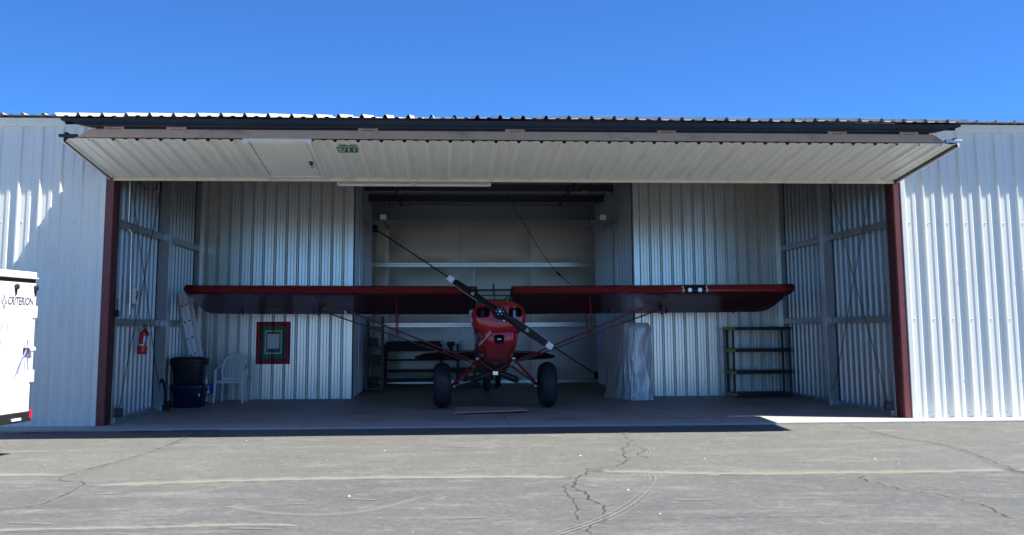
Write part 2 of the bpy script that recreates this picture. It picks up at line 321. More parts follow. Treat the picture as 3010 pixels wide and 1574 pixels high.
def tag(o, label, cat, group=None, kind=None):
    o['label'] = label; o['category'] = cat
    if group: o['group'] = group
    if kind: o['kind'] = kind
    return o
def thing(name, label, cat, loc=(0, 0, 0), rz=0.0, group=None):
    o = bpy.data.objects.new(name, None); COL.objects.link(o); o.location = loc; o.rotation_euler = (0, 0, rz); o.empty_display_size = 0.2
    return tag(o, label, cat, group)
def struct(o, label, cat):
    o['kind'] = 'structure'; o['label'] = label; o['category'] = cat; return o
def frame(o, origin, xa, ya, za):
    o.matrix_basis = Matrix(((xa[0], ya[0], za[0], origin[0]), (xa[1], ya[1], za[1], origin[1]), (xa[2], ya[2], za[2], origin[2]), (0, 0, 0, 1))); return o
def text_mesh(txt, size, m, name, shear=0.0, width=None):
    cu = bpy.data.curves.new(name, 'FONT'); cu.body = txt; cu.size = size; cu.shear = shear; cu.extrude = 0.0008; cu.align_x = 'CENTER'; cu.align_y = 'CENTER'; cu.offset = size * .022
    o = bpy.data.objects.new(name, cu); COL.objects.link(o)
    bpy.context.view_layer.update()
    me = bpy.data.meshes.new_from_object(o.evaluated_get(bpy.context.evaluated_depsgraph_get()))
    bpy.data.objects.remove(o)
    xs = [v.co.x for v in me.vertices]; w = max(xs) - min(xs)
    if width:
        for v in me.vertices: v.co.x *= width / w
    me.name = name; me.materials.clear(); me.materials.append(M[m]); return me

# ribbed sheet profiles: list of (x, h) over one period starting on a rib centre
def prof_R():                      # outside wall / door / roof: 305 mm ribs, one wide low rib between
    return [(0, .032), (.011, .032), (.034, 0), (.118, 0), (.132, .009), (.173, .009), (.187, 0), (.271, 0), (.294, .032), (.3048, .032)], .3048
def prof_U():                      # inside partition walls: pairs of V grooves every 229 mm, two small ones between
    return [(0, .030), (.004, .030), (.018, -.012), (.032, .030), (.082, .030), (.089, .014), (.096, .030), (.146, .030), (.153, .014), (.160, .030), (.1966, .030), (.2106, -.012), (.2246, .030), (.2286, .030)], .2286
def prof_S():                      # side walls: tall ribs on flat pans
    return [(0, .034), (.008, .034), (.020, 0), (.2086, 0), (.2206, .034), (.2286, .034)], .2286
def sheet(name, m, width, length, pf, lap=True):
    pts, per = pf; P = []; k = 0
    while True:
        done = False
        for x, h in pts[:-1] if True else pts:
            X = k * per + x
            if X >= width - 1e-6: done = True; break
            P.append((X, h))
        if done: break
        k += 1
    xx = width % per
    if xx < 1e-4 or per - xx < 1e-4: hend = pts[0][1]
    else:
        hend = 0
        for (xa, ha), (xb, hb) in zip(pts, pts[1:]):
            if xa <= xx <= xb: hend = ha + (hb - ha) * (xx - xa) / (xb - xa)
    P.append((width, hend))
    if lap and hend == pts[0][1]:
        P[-1] = (width, hend + .0015); P.append((width + pts[1][0], hend + .0015)); P.append((width + pts[2][0] - .004, .006))
    b = MB(); n = len(P)
    b.add([(x, 0, h) for x, h in P] + [(x, length, h) for x, h in P], [(i, i + 1, i + 1 + n, i + n) for i in range(n - 1)])
    return b.mesh(name, m)
def prof_h(x, pf):
    pts, per = pf; x = x % per
    for (xa, ha), (xb, hb) in zip(pts, pts[1:]):
        if xa <= x <= xb: return ha + (hb - ha) * (x - xa) / (xb - xa)
    return pts[0][1]
def run_sheets(name, m, parent, origin, xa, ya, za, total, length, pf, lenf=None):
    """covers `total` metres with 0.9144 m sheets, each an object"""
    full = sheet(name, m, .9144, length, pf); x = 0; out = []
    while x < total - .02:
        w = min(.9144, total - x)
        if lenf: me = sheet(name, m, w, min(lenf(x), lenf(x + w)), pf, lap=w > .914)
        else: me = full if w > .914 else sheet(name, m, w, length, pf, lap=False)
        o = link(name, me, parent); frame(o, Vector(origin) + Vector(xa) * x, xa, ya, za); out.append(o); x += .9144
    return out

# ================================================================== ground
g = MB(); N = 24
def gz(x, y): return -0.03
g.add([(-300, -300, -.03), (300, -300, -.03), (300, 300, -.03), (-300, 300, -.03)], [(0, 1, 2, 3)])
apron = struct(g.build('asphalt_apron', 'asphalt'), 'grey weathered asphalt apron in front of the hangar', 'pavement')

slab = bpy.data.objects.new('concrete_floor', None); COL.objects.link(slab)
struct(slab, 'pale concrete hangar floor with a strip outside the door', 'floor')
xs = [-15, -12, -9, -6.02, -3.03, -.08, 2.62, 6.02, 9, 12, 15]
for x0, x1 in zip(xs, xs[1:]):
    for y0, y1 in ((-.52, .12), (.12, 5.25), (5.25, 10.8)):
        b = MB().box((x0 + .003, y0 + .003, -.12), (x1 - .003, y1 - .003, 0)); b.build('slab', 'concrete_pale' if y0 < 0 else 'concrete', slab, bevel=.004)

def smooth_path(pts, n=8):
    P = [Vector(p) for p in pts]; out = []
    for i in range(len(P) - 1):
        p0, p1, p2, p3 = P[max(i - 1, 0)], P[i], P[i + 1], P[min(i + 2, len(P) - 1)]
        for k in range(n):
            t = k / n; out.append(.5 * ((2 * p1) + (-p0 + p2) * t + (2 * p0 - 5 * p1 + 4 * p2 - p3) * t * t + (-p0 + 3 * p1 - 3 * p2 + p3) * t ** 3))
    out.append(P[-1]); return out
def ribbon(name, pts, w, m, z, jit=0.0, wj=0.3, n=8, parent=None, seed=0, taper=True):
    R = random.Random(seed * 31 + 5); P = smooth_path([(x, y, 0) for x, y in pts], n); vs = []; uv = []; L = 0; prevw = w
    wave = [(R.uniform(2.5, 6), R.uniform(0, 6.28), .6), (R.uniform(9, 14), R.uniform(0, 6.28), .45), (R.uniform(20, 31), R.uniform(0, 6.28), .28)]; run = 0; kick = 0
    for i, p in enumerate(P):
        d = (P[min(i + 1, len(P) - 1)] - P[max(i - 1, 0)]).normalized(); nrm = Vector((-d.y, d.x, 0))
        if i: run += (p - P[i - 1]).length
        kick = kick * .6 + R.uniform(-.35, .35)
        c = p + nrm * jit * (kick + sum(a_ * math.sin(f_ * run + o_) for f_, o_, a_ in wave)); ww = w * (1 + R.uniform(-wj, wj))
        if taper: ww *= min(1, .25 + 6 * min(i, len(P) - 1 - i) / len(P))
        vs += [c - nrm * ww / 2, c + nrm * ww / 2]; uv.append(L); L += .1
    me = bpy.data.meshes.new(name)
    me.from_pydata([(v.x, v.y, z) for v in vs], [], [(2 * i, 2 * i + 1, 2 * i + 3, 2 * i + 2) for i in range(len(P) - 1)])
    me.materials.append(M[m]); ul = me.uv_layers.new(name='UVMap')
    for lp in me.loops: ul.data[lp.index].uv = (lp.vertex_index % 2, uv[lp.vertex_index // 2])
    return link(name, me, parent)
cr_mid = [(1.52, -.93), (1.33, -2.0), (1.20, -2.86), (.98, -3.7), (.87, -4.45), (.62, -4.8), (.39, -4.96), (.17, -5.71), (.185, -6.37), (.20, -6.9), (.185, -7.45), (.005, -7.88), (-.15, -8.4)]
cr_l = [(-4.40, -.7), (-4.42, -1.57), (-4.49, -3.31), (-4.72, -4.97), (-4.45, -5.3), (-4.35, -5.53), (-4.31, -6.42), (-4.57, -6.71), (-5.2, -7.2)]
cr_r = [(4.87, -.6), (4.79, -2.26), (4.98, -3.29), (4.68, -4.97), (4.59, -5.45), (5.2, -6.2)]
cr_r2 = [(3.0, -5.50), (2.91, -5.91), (3.03, -6.53), (3.24, -7.12), (3.23, -7.76), (3.5, -8.5)]
s1 = [(-7.5, -4.6), (-5.37, -4.85), (-4.75, -4.92)]
s2 = [(-4.28, -5.62), (-3.26, -5.46), (-2.02, -5.36), (-.41, -5.41), (.18, -5.52)]
s3 = [(.42, -5.05), (.75, -5.16), (1.57, -5.36), (2.88, -5.43), (4.63, -5.40), (7, -5.3)]
s4 = [(-6, -7.66), (-4.17, -7.64), (-3.23, -7.62), (-2.42, -7.59), (-2.1, -7.66)]
s5 = [(.2, -7.53), (.98, -7.51), (1.76, -7.51), (2.66, -7.55), (4, -7.6)]
zz = -.026
k = 0
for pts, w, m, jt in ((s1, .24, 'sand', .01), (s2, .36, 'sand', .012), (s3, .36, 'sand', .012), (s4, .16, 'sand', .01), 
                      (cr_mid, .34, 'seal', .05), (cr_l, .26, 'seal', .03), (cr_r, .22, 'seal', .02), (cr_r2, .28, 'seal', .03)):
    k += 1; ribbon('dust_seam' if m == 'sand' else 'crack_filler', [(x, y + (.10 if m == 'sand' else .02)) for x, y in pts], w, m, zz, jt, .35, 12, apron, k)
for pts, w in ((s1, .018), (s2, .022), (s3, .020), (s4, .014), (s5, .016), (cr_mid, .024), (cr_l, .022), (cr_r, .016), (cr_r2, .024)):
    k += 1; ribbon('crack', pts, w, 'crack', zz + .004, .045 if pts in (cr_mid, cr_r2) else .016, .7, 12, apron, k)
ribbon('crack', [(1.2, -2.9), (1.32, -3.3), (1.14, -3.7), (1.2, -4.2)], .016, 'crack', zz + .004, .02, .5, 12, apron, 41)
ribbon('crack', [(.17, -5.7), (.02, -6.1), (.03, -6.9), (-.05, -7.6)], .016, 'crack', zz + .004, .02, .5, 12, apron, 42)
ribbon('tyre_track', [(.97, -5.15), (.95, -5.5), (.77, -6.15), (.44, -6.97), (.10, -7.57), (-.25, -8.02), (-.7, -8.5)], .21, 'track', zz + .008, 0, .05, 10, apron, 51)
ribbon('tyre_track', [(1.35, -3.0), (1.32, -3.5), (1.18, -4.0)], .16, 'track', zz + .008, 0, .05, 10, apron, 52)
ribbon('dust_smear', [(-2.81, -6.7), (-2.37, -7.03), (-1.94, -7.14), (-1.59, -6.95), (-1.2, -6.35)], .16, 'smear', zz, 0, .2, 10, apron, 53)
R_ = random.Random(11)
for i in range(26):                                                     # wind-blown dust smears
    x, y = R_.uniform(-5, 5), R_.uniform(-7.8, -1.9); l = R_.uniform(.15, .5); a = R_.uniform(-.35, .15)
    ribbon('dust_smear', [(x, y), (x + l * .5, y + l * .5 * a), (x + l, y + l * a)], R_.uniform(.03, .10), 'smear', zz + .002 * (i % 3), .004, .3, 6, apron, 60 + i)
for i, (x, y, l) in enumerate(((-6.9, -.72, 1.0), (-5.6, -.70, .7), (-4.9, -.66, .8))):
    ribbon('tar_patch', [(x, y), (x + l * .5, y + .03), (x + l, y)], .16, 'tar', zz + .012, .01, .4, 6, apron, 90 + i)
pb = MB(); R_ = random.Random(3)
for i in range(46):                                                      # bits of gravel and paper on the asphalt
    x, y = R_.uniform(-5.5, 5.2), R_.uniform(-8, -1.2); r = R_.choice((.004, .005, .005, .006, .007, .010, .014))
    o = len(pb.v); vs = []
    for j in range(6):
        a = j * PI / 3; vs.append((x + r * math.cos(a) * R_.uniform(.7, 1.4), y + r * math.sin(a) * R_.uniform(.7, 1.3), -.0295))
    vs.append((x, y, -.03 + r * .8)); pb.add(vs, [(j, (j + 1) % 6, 6) for j in range(6)])
pe = pb.build('gravel', 'pebble'); tag(pe, 'scattered pale bits of gravel lying on the asphalt', 'gravel', kind='stuff')

# ================================================================== hangar
W, W2, D1, D2, TW = 6.095, 6.06, 5.28, 10.42, 2.897
hangar = thing('hangar', 'white ribbed metal hangar with a wide open bay and red door jambs', 'hangar')
H = hangar
pR, pU, pS = prof_R(), prof_U(), prof_S()
def roof_z(y): return (4.54 + .28 * y / 5.2) if y < 5.2 else 4.82 - .285 * (y - 5.2) / 5.35
# outside walls
run_sheets('wall_panel', 'white_sheet', H, (W + .07, 0, 0), (1, 0, 0), (0, 0, 1), (0, -1, 0), 6.4, 4.43, pR)
run_sheets('wall_panel', 'white_sheet', H, (-W - .07 - 6.4008, 0, 0), (1, 0, 0), (0, 0, 1), (0, -1, 0), 6.4008, 4.43, pR)
sc_ = MB()                                                               # sheet screws, too small to pick apart
def screw(x, y, z): sc_.lathe([(.011, 0), (.011, .004), (.006, .009)], (0, 0, 0), 'y', 6); sc_.v[-18:] = [Vector((p.x + x, y - p.y, p.z + z)) for p in sc_.v[-18:]]
for s in (-1, 1):
    for z in (.07, 1.5, 2.99):
        for i in range(21):
            x0 = (W + .07 + i * .3048) if s > 0 else (-W - .07 - 6.4008 + i * .3048)
            screw(x0 + .07, -.001, z)
            if z < .1 or i % 3 == 1: screw(x0 + .225, -.001, z)
    for z in (.75, 2.25, 3.6):
        for i in range(7): screw((W + .07 + i * .9144) if s > 0 else (-W - .07 - i * .9144), -.034, z)
so = sc_.build('screw', 'galv', H); so['kind'] = 'stuff'
for s in (-1, 1):
    MB().box((s * (W + .002), -.046, 0), (s * (W + .075), -.001, 4.42)).build('jamb_trim', 'white_sheet', H, bevel=.006)
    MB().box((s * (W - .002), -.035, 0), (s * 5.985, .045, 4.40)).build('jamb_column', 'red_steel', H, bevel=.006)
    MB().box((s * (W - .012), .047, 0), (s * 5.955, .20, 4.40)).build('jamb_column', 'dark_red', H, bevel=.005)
    MB().box((s * 6.05, .21, .0), (s * 5.955, .30, .66)).build('guard_strip', 'galv', H, bevel=.004)
    x = 5.9
    while x < 12.4:
        x2 = min(x + 3.05, 12.5)
        MB().add([(s * x, -.001, 4.425), (s * x2, -.001, 4.425), (s * x2, -.055, 4.425), (s * x, -.055, 4.425), (s * x, -.075, 4.55), (s * x2, -.075, 4.55), (s * x2, -.001, 4.55), (s * x, -.001, 4.55)],
                 [(0, 1, 2, 3), (3, 2, 5, 4), (4, 5, 6, 7), (0, 3, 4, 7), (1, 2, 5, 6)]).build('eave_trim', 'white_sheet', H)
        x = x2 + .004
    MB().box((s * 12.7, .02, 0), (s * 12.62, 10.6, 4.7)).build('end_wall', 'white_sheet', H)
    MB().box((s * 12.5, .015, 0), (s * 6.2, .06, 4.4)).build('wall_backing', 'galv', H)
MB().box((-6.09, .21, 4.36), (6.09, .42, 4.56)).build('door_header', 'steel_dark', H)
# roof
ridge_y, ridge_z, ev_z = 5.2, 4.86, 4.57
lf = math.hypot(ridge_y + .2, ridge_z - ev_z); dy, dz = (ridge_y + .2) / lf, (ridge_z - ev_z) / lf
run_sheets('roof_panel', 'roof_sheet', H, (-12.8, -.2, ev_z), (1, 0, 0), (0, dy, dz), (0, -dz, dy), 25.6, lf, pR)
run_sheets('roof_panel', 'roof_sheet', H, (-12.8, ridge_y, ridge_z), (1, 0, 0), (0, dy, -dz), (0, dz, dy), 25.6, lf + .1, pR)
MB().add([(-12.6, .05, ev_z - .03), (12.6, .05, ev_z - .03), (12.6, ridge_y, ridge_z - .04), (-12.6, ridge_y, ridge_z - .04)], [(0, 1, 2, 3)]).build('ceiling_liner', 'ceil', H)
MB().add([(-12.6, ridge_y, ridge_z - .04), (12.6, ridge_y, ridge_z - .04), (12.6, 10.55, ev_z - .035), (-12.6, 10.55, ev_z - .035)], [(0, 1, 2, 3)]).build('ceiling_liner', 'ceil', H)
for y in (1.6, 3.3, 4.9, 6.2, 7.62, 9.0):
    z = roof_z(y)
    b = MB().box((-6.05, y - .004, z - .17), (6.05, y + .004, z - .004)).box((-6.05, y + .004, z - .012), (6.05, y + .05, z - .004)).box((-6.05, y - .05, z - .17), (6.05, y - .004, z - .162))
    b.build('purlin', 'steel_dark', H)
for x0, x1, s in ((1.79, 1.81, 1), (-2.14, -2.09, -1)):
    for ya, yb in ((6.0, 7.5), (7.75, 9.3)):
        MB().bar((x0, ya, roof_z(ya) - .24), (x1, yb, roof_z(yb) - .21), .05, .05).build('roof_brace', 'steel_dark', H)
# inside walls of the bay
for s in (-1, 1):
    o0 = (-W2, D1, 0) if s < 0 else (TW + .10, D1, 0)
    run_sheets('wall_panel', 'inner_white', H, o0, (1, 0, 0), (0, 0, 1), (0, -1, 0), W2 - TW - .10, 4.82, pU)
    MB().box((s * (TW + .10), D1 - .034, 0), (s * (TW - .012), D1 + .004, 4.80)).box((s * TW, D1 + .004, 0), (s * (TW - .012), D1 + .10, 4.80)).build('corner_trim', 'inner_white', H)
    # side wall of the wide bay, and of the tail bay
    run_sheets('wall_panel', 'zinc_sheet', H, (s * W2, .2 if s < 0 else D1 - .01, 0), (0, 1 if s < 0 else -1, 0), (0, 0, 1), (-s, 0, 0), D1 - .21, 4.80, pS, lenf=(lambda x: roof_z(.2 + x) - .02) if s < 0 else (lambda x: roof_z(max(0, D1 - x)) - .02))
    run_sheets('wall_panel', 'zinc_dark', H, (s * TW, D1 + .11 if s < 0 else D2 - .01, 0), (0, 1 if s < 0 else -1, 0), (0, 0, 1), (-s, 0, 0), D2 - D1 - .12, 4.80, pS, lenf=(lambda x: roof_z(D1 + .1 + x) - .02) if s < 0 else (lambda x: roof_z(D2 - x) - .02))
    MB().box((s * 6.02, 2.60, 0), (s * 5.86, 2.74, 4.62)).box((s * 5.86, 2.58, 0), (s * 5.84, 2.76, 4.62)).build('wall_post', 'galv', H, bevel=.004)
    MB().box((s * 6.03, 5.12, 0), (s * 5.93, 5.24, 4.75)).build('wall_post', 'galv', H, bevel=.004)
    for z in (1.50, 3.0):
        for ya, yb in ((.21, 2.575), (2.765, 5.115)):
            MB().box((s * 6.026, ya, z - .055), (s * 5.965, yb, z + .055)).box((s * 5.965, ya, z + .035), (s * 5.955, yb, z + .055)).box((s * 5.965, ya, z - .055), (s * 5.955, yb, z - .035)).build('girt', 'zinc_dark', H, bevel=.003)
    MB().box((s * 6.026, .31, .001), (s * 5.93, 2.575, .085)).box((s * 6.026, 2.765, .001), (s * 5.93, 5.1, .085)).build('base_rail', 'galv', H, bevel=.004)
    rods = [((.50, 3.9), (2.66, .16)), ((2.35, 4.05), (.36, .16))] if s > 0 else [((.50, 3.85), (2.72, .16)), ((2.25, 4.05), (.40, .20))]
    for kk, ((ya, za), (yb, zb)) in enumerate(rods):
        xx = s * (5.925 - .02 * kk)
        pth = []
        for t in [i / 10 for i in range(11)]:
            pth.append((xx + s * .006 * math.sin(3 * t * PI), ya + (yb - ya) * t + .012 * math.sin(7 * t), za + (zb - za) * t - .03 * math.sin(PI * t)))
        MB().tube(pth, .0065, 6).build('brace_rod', 'black', H, smooth=60)
        MB().box((xx - .05, yb - .055, .09), (xx + .05, yb + .055, .22)).build('brace_bracket', 'steel_dark', H, bevel=.008)
# back wall of the tail bay: insulation blankets between girts
def pillow(x0, x1, z0, z1, y):
    nx, nz = 8, 8; vs = []; fs = []
    for j in range(nz + 1):
        for i in range(nx + 1):
            u, v = i / nx, j / nz; d = .035 * (1 - (2 * u - 1) ** 6) * (1 - (2 * v - 1) ** 6)
            vs.append((x0 + (x1 - x0) * u, y - d, z0 + (z1 - z0) * v))
    for j in range(nz):
        for i in range(nx): a = j * (nx + 1) + i; fs.append((a, a + 1, a + nx + 2, a + nx + 1))
    return MB().add(vs, fs)
bx = [-TW + .01, -2.43, -.63, 1.18, TW - .01]
for x0, x1 in zip(bx, bx[1:]):
    for z0, z1 in ((.1, 1.41), (1.53, 2.94), (3.06, 4.16)):
        pillow(x0 + .006, x1 - .006, z0, z1, D2).build('insulation_panel', 'insul', H, smooth=60)
MB().box((-12.6, 10.52, 0), (12.6, 10.56, 4.575)).build('leak_block_wall', 'white_sheet', H)  # unseen wall added behind the back wall to keep daylight from leaking in
MB().box((-6, D2 + .02, 0), (6, D2 + .06, 4.536)).build('back_wall', 'zinc_dark', H)
MB().box((-TW + .02, D2 - .05, 4.17), (TW - .02, D2 + .015, 4.50)).build('back_header', 'zinc_dark', H)
for z in (1.47, 3.0):
    b = MB().box((-TW + .02, D2 - .045, z - .055), (TW - .02, D2 + .01, z - .012)).box((-TW + .02, D2 - .03, z - .012), (TW - .02, D2 + .01, z + .012)).box((-TW + .02, D2 - .05, z + .012), (TW - .02, D2 + .01, z + .052))
    b.build('girt', 'galv_bright', H, bevel=.004)
MB().box((-TW + .02, D2 - .06, .001), (TW - .02, D2 + .01, .075)).build('base_rail', 'galv_bright', H, bevel=.004)
MB().tube([(-2.80, 10.33, 3.92), (2.87, 10.33, .17)], .014, 6).build('brace_rod', 'black', H, smooth=60)
for x, z in ((-2.80, 3.93), (2.84, .20)): MB().box((x - .06, 10.26, z - .10), (x + .06, 10.40, z + .08)).build('brace_bracket', 'black', H, bevel=.01)
# conduits
b = MB(); cz = roof_z(7.55) - .20
b.tube([(-2.84, 7.52, 2.0), (-2.84, 7.52, cz - .16), (-2.80, 7.52, cz - .05), (-2.70, 7.52, cz), (0, 7.52, cz - .008), (2.70, 7.52, cz), (2.80, 7.52, cz - .05), (2.84, 7.52, cz - .16), (2.84, 7.52, 1.2)], .014, 8)
b.build('conduit', 'galv', H, smooth=60)
for x in (-2.05, 2.2): MB().box((x - .06, 7.47, cz - .06), (x + .06, 7.56, cz + .03)).build('junction_box', 'galv', H, bevel=.005)
for x in (-1.2, .3, 1.35): MB().box((x - .01, 7.50, cz - .02), (x + .01, 7.56, cz + .05)).build('conduit_clip', 'steel_dark', H)
MB().tube([(-5.985, .72, 4.5), (-5.985, .72, 2.95), (-5.94, .75, 2.9), (-5.94, .82, 1.62)], .015, 8).build('conduit', 'galv_bright', H, smooth=60)
MB().tube([(-2.84, 6.3, .02), (-2.84, 6.3, 4.4)], .013, 8).build('conduit', 'galv_bright', H, smooth=60)
MB().tube([(2.84, 7.0, .02), (2.84, 7.0, 4.3)], .013, 8).build('conduit', 'galv_bright', H, smooth=60)

# ================================================================== bifold door, folded open
door = thing('bifold_door', 'white bifold hangar door folded open under the roof edge', 'hangar door', (0, 0, 0))
A = Vector((0, -2.05, 3.87)); B = Vector((0, -.10, 3.645)); LD = (A - B).length
yd = (A - B).normalized(); xd = Vector((1, 0, 0)); zd = xd.cross(yd)
def PD(x, t, n): return B + xd * x + yd * t + zd * n
def dbox(b, x0, x1, t0, t1, n0, n1):
    vs = [PD(x, t, n) for n in (n0, n1) for (x, t) in ((x0, t0), (x1, t0), (x1, t1), (x0, t1))]
    return b.add(vs, [(0, 3, 2, 1), (4, 5, 6, 7), (0, 1, 5, 4), (1, 2, 6, 5), (2, 3, 7, 6), (3, 0, 4, 7)])
run_sheets('door_panel', 'door_sheet', door, PD(-5.97, .09, 0), xd, yd, zd, 2.27, LD - .10, pR)
run_sheets('door_panel', 'door_sheet', door, PD(-2.79, .09, 0), xd, yd, zd, 8.76, LD - .10, pR)
b = MB(); dbox(b, -5.975, 5.965, -.02, .10, -.10, -.004); dbox(b, -5.975, 5.965, -.02, .012, -.004, .045)
b.build('bottom_rail', 'cream_trim', door, bevel=.004)
for s in (-1, 1):
    b = MB(); dbox(b, s * 5.972, s * 6.012, -.02, LD - .06, -.10, .030); b.build('end_channel', 'black', door)
    b = MB(); dbox(b, s * 6.014, s * 6.04, .0, LD - .06, -.02, .034); b.build('end_trim', 'door_sheet', door, bevel=.004)
b = MB()
for t in (.7, 1.3): dbox(b, -5.96, 5.96, t, t + .08, -.10, -.012)
b.build('frame_girt', 'galv', door)
MB().prism([(-5.82, -2.055, 3.885), (5.82, -2.055, 3.885), (5.64, -2.055, 3.995), (-5.64, -2.055, 3.995)], (0, .085, 0)).build('nose_rail', 'rail_brown', door, bevel=.006)
for s in (-1, 1): MB().box((s * 5.822, -2.05, 3.885), (s * 6.06, -2.0, 3.925)).build('rail_end', 'black' if s < 0 else 'galv', door, bevel=.005)
MB().box((-5.6, -2.03, 3.998), (5.6, -1.98, 4.04)).build('hinge_gap', 'black', door)
MB().prism([(-5.66, -2.085, 4.022), (5.66, -2.085, 4.022), (6.03, -2.085, 4.10), (6.03, -2.085, 4.135), (-6.03, -2.085, 4.135), (-6.03, -2.085, 4.10)], (0, .11, 0)).build('upper_rail', 'rubber', door, bevel=.006)
for x in (-5.35, -4.55, -2.05, -.1, 1.95, 4.3, 5.3):
    b = MB().box((x - .13, -2.072, 3.99), (x - .07, -2.04, 4.03)).box((x + .07, -2.072, 3.99), (x + .13, -2.04, 4.03)).tube([(x - .08, -2.058, 4.012), (x + .08, -2.058, 4.012)], .014, 8)
    b.build('hinge', 'rail_brown', door, bevel=.003)
UA = Vector((0, -2.15, 4.145)); UB = Vector((0, -.23, 4.547)); lu = (UB - UA).length; yu = (UB - UA).normalized(); zu = xd.cross(yu)
run_sheets('upper_door_panel', 'roof_sheet', door, UA + xd * -6.09, xd, yu, zu, 12.192, lu, ([(x, h * 1.4) for x, h in pR[0]], pR[1]))
R_ = random.Random(21)
for o in [o for o in door.children if o.name.startswith('upper_door_panel')]:
    o.location.z += R_.uniform(-.007, .007); o.location.y += R_.uniform(-.018, .008); o.rotation_euler.y += R_.uniform(-.006, .006)
MB().add([UA + xd * -6.03 - zu * .10, UA + xd * 6.03 - zu * .10, UB + xd * 6.03 - zu * .10, UB + xd * -6.03 - zu * .10], [(0, 1, 2, 3)]).build('upper_liner', 'steel_dark', door)
for s in (-1, 1): MB().bar(UA + xd * s * 6.0 - zu * .06 + yu * .2, UB + xd * s * 6.0 - zu * .06, .05, .11, zu).build('end_channel', 'rubber', door)
MB().add([(-6.09, -.235, 4.570), (6.09, -.235, 4.570), (6.09, -.005, 4.475), (-6.09, -.005, 4.475), (-6.09, -.235, 4.555), (6.09, -.235, 4.555), (6.09, -.005, 4.46), (-6.09, -.005, 4.46)], [(0, 1, 2, 3), (4, 7, 6, 5), (0, 4, 5, 1), (1, 5, 6, 2), (2, 6, 7, 3), (3, 7, 4, 0)]).build('sun_gap_plate', 'roof_sheet', door)  # added plate that blocks sun through the gap behind the upper leaf
# walk door set into the lower leaf
b = MB(); dbox(b, -3.70, -3.625, .0, LD - .03, -.05, .034); dbox(b, -2.865, -2.795, .0, LD - .03, -.05, .034); dbox(b, -3.625, -2.865, LD - .10, LD - .03, -.05, .016); dbox(b, -3.625, -2.865, .10, .20, -.05, .030)
b.build('walk_door_frame', 'door_sheet', door, bevel=.004)
b = MB(); dbox(b, -3.63, -2.86, .19, LD - .08, -.05, -.03); b.build('walk_door_gap', 'black', door)
b = MB(); dbox(b, -3.612, -2.878, .213, LD - .10, -.03, .022); wd = b.build('walk_door', 'door_sheet', door, bevel=.003)
b = MB(); dbox(b, -2.955, -2.895, .99, 1.01, .023, .045); dbox(b, -2.945, -2.905, .90, .985, .023, .06); b.build('latch', 'steel_dark', wd, bevel=.004)
b = MB(); dbox(b, -2.945, -2.90, .82, .89, .024, .07); b.build('padlock', 'galv_bright', wd, bevel=.008)
# hangar number sign
b = MB(); dbox(b, -2.495, -2.215, 1.49, 1.765, .033, .0365)
sg = tag(b.build('number_sign', 'sign_white'), 'small green plate with the number S/11 on the folded white door', 'sign')
b = MB(); dbox(b, -2.490, -2.220, 1.497, 1.748, .0368, .0385); b.build('sign_face', 'sign_green', sg)
tm = text_mesh('S/11', .235, 'sign_white', 'lettering', .12, .245); to = link('lettering', tm, sg)
frame(to, PD(-2.357, 1.622, .040), xd, yd, zd)
# screws along the bottom rail and stains of the leaf ends are in the materials

# ================================================================== airplane
TH = math.radians(12); HUB = Vector((-.145, .95, 1.635)); ROOT = Vector((-.14, 2.63, 0))
plane = thing('airplane', 'red high-wing bush plane with fat tyres and black propeller parked in the hangar', 'airplane', ROOT)
def F(s, x, u):            # airplane frame: s aft of the propeller, x to the viewer's right, u up; tail sits low
    return HUB + Vector((x, s * math.cos(TH) + u * math.sin(TH), -s * math.sin(TH) + u * math.cos(TH)))
def P(b, name, m, par=None, smooth=None, bevel=0): return b.build(name, m, par or plane, smooth, bevel, off=ROOT)
def sup(s, cx, cu, hw, hh, e=2.5, n=40):
    r = []
    for k in range(n):
        a = 2 * PI * k / n; c, d = math.cos(a), math.sin(a)
        r.append(F(s, cx + hw * math.copysign(abs(c) ** (2 / e), c), cu + hh * math.copysign(abs(d) ** (2 / e), d)))
    return r
# --- nose bowl with real openings
def rrect(s0, s1, x0, x1, u0, u1, r, n=6, grow=0.0):
    pts = []
    for cx, cu, a0 in ((x1 - r, u1 - r, 0), (x0 + r, u1 - r, PI / 2), (x0 + r, u0 + r, PI), (x1 - r, u0 + r, 1.5 * PI)):
        for k in range(n + 1):
            a = a0 + k * PI / 2 / n; pts.append((cx + (r + grow) * math.cos(a), cu + (r + grow) * math.sin(a)))
    return [F(s0, x, u) for x, u in pts], [F(s1, x, u) for x, u in pts]
b = MB().loft([sup(.035, 0, -.045, .20, .10, 2.4), sup(.045, 0, -.04, .30, .17, 2.5), sup(.075, 0, -.035, .365, .225, 2.6), sup(.12, 0, -.033, .405, .255, 2.6), sup(.19, 0, -.03, .432, .277, 2.6),
               sup(.30, 0, -.025, .440, .288, 2.6), sup(.50, 0, -.015, .430, .292, 2.7), sup(.75, 0, 0, .395, .295, 2.9), sup(.98, 0, .01, .355, .295, 3.2)])
cowl = P(b, 'cowling', 'plane_red', smooth=50)
inlets = [(-.372, -.158, -.072, .110, .062), (.150, .364, -.072, .110, .062)]
for (x0, x1, u0, u1, r) in inlets:
    a0, a1 = rrect(-.1, .42, x0, x1, u0, u1, r); c = MB().loft([a0, a1]); cut = c.build('cutter', 'black', None, off=ROOT); cut.location = ROOT
    bo = cowl.modifiers.new('cut', 'BOOLEAN'); bo.operation = 'DIFFERENCE'; bo.object = cut; bo.solver = 'EXACT'
bpy.context.view_layer.update()
me = bpy.data.meshes.new_from_object(cowl.evaluated_get(bpy.context.evaluated_depsgraph_get())); cowl.modifiers.clear(); cowl.data = me
me.materials.clear(); me.materials.append(M['plane_red'])
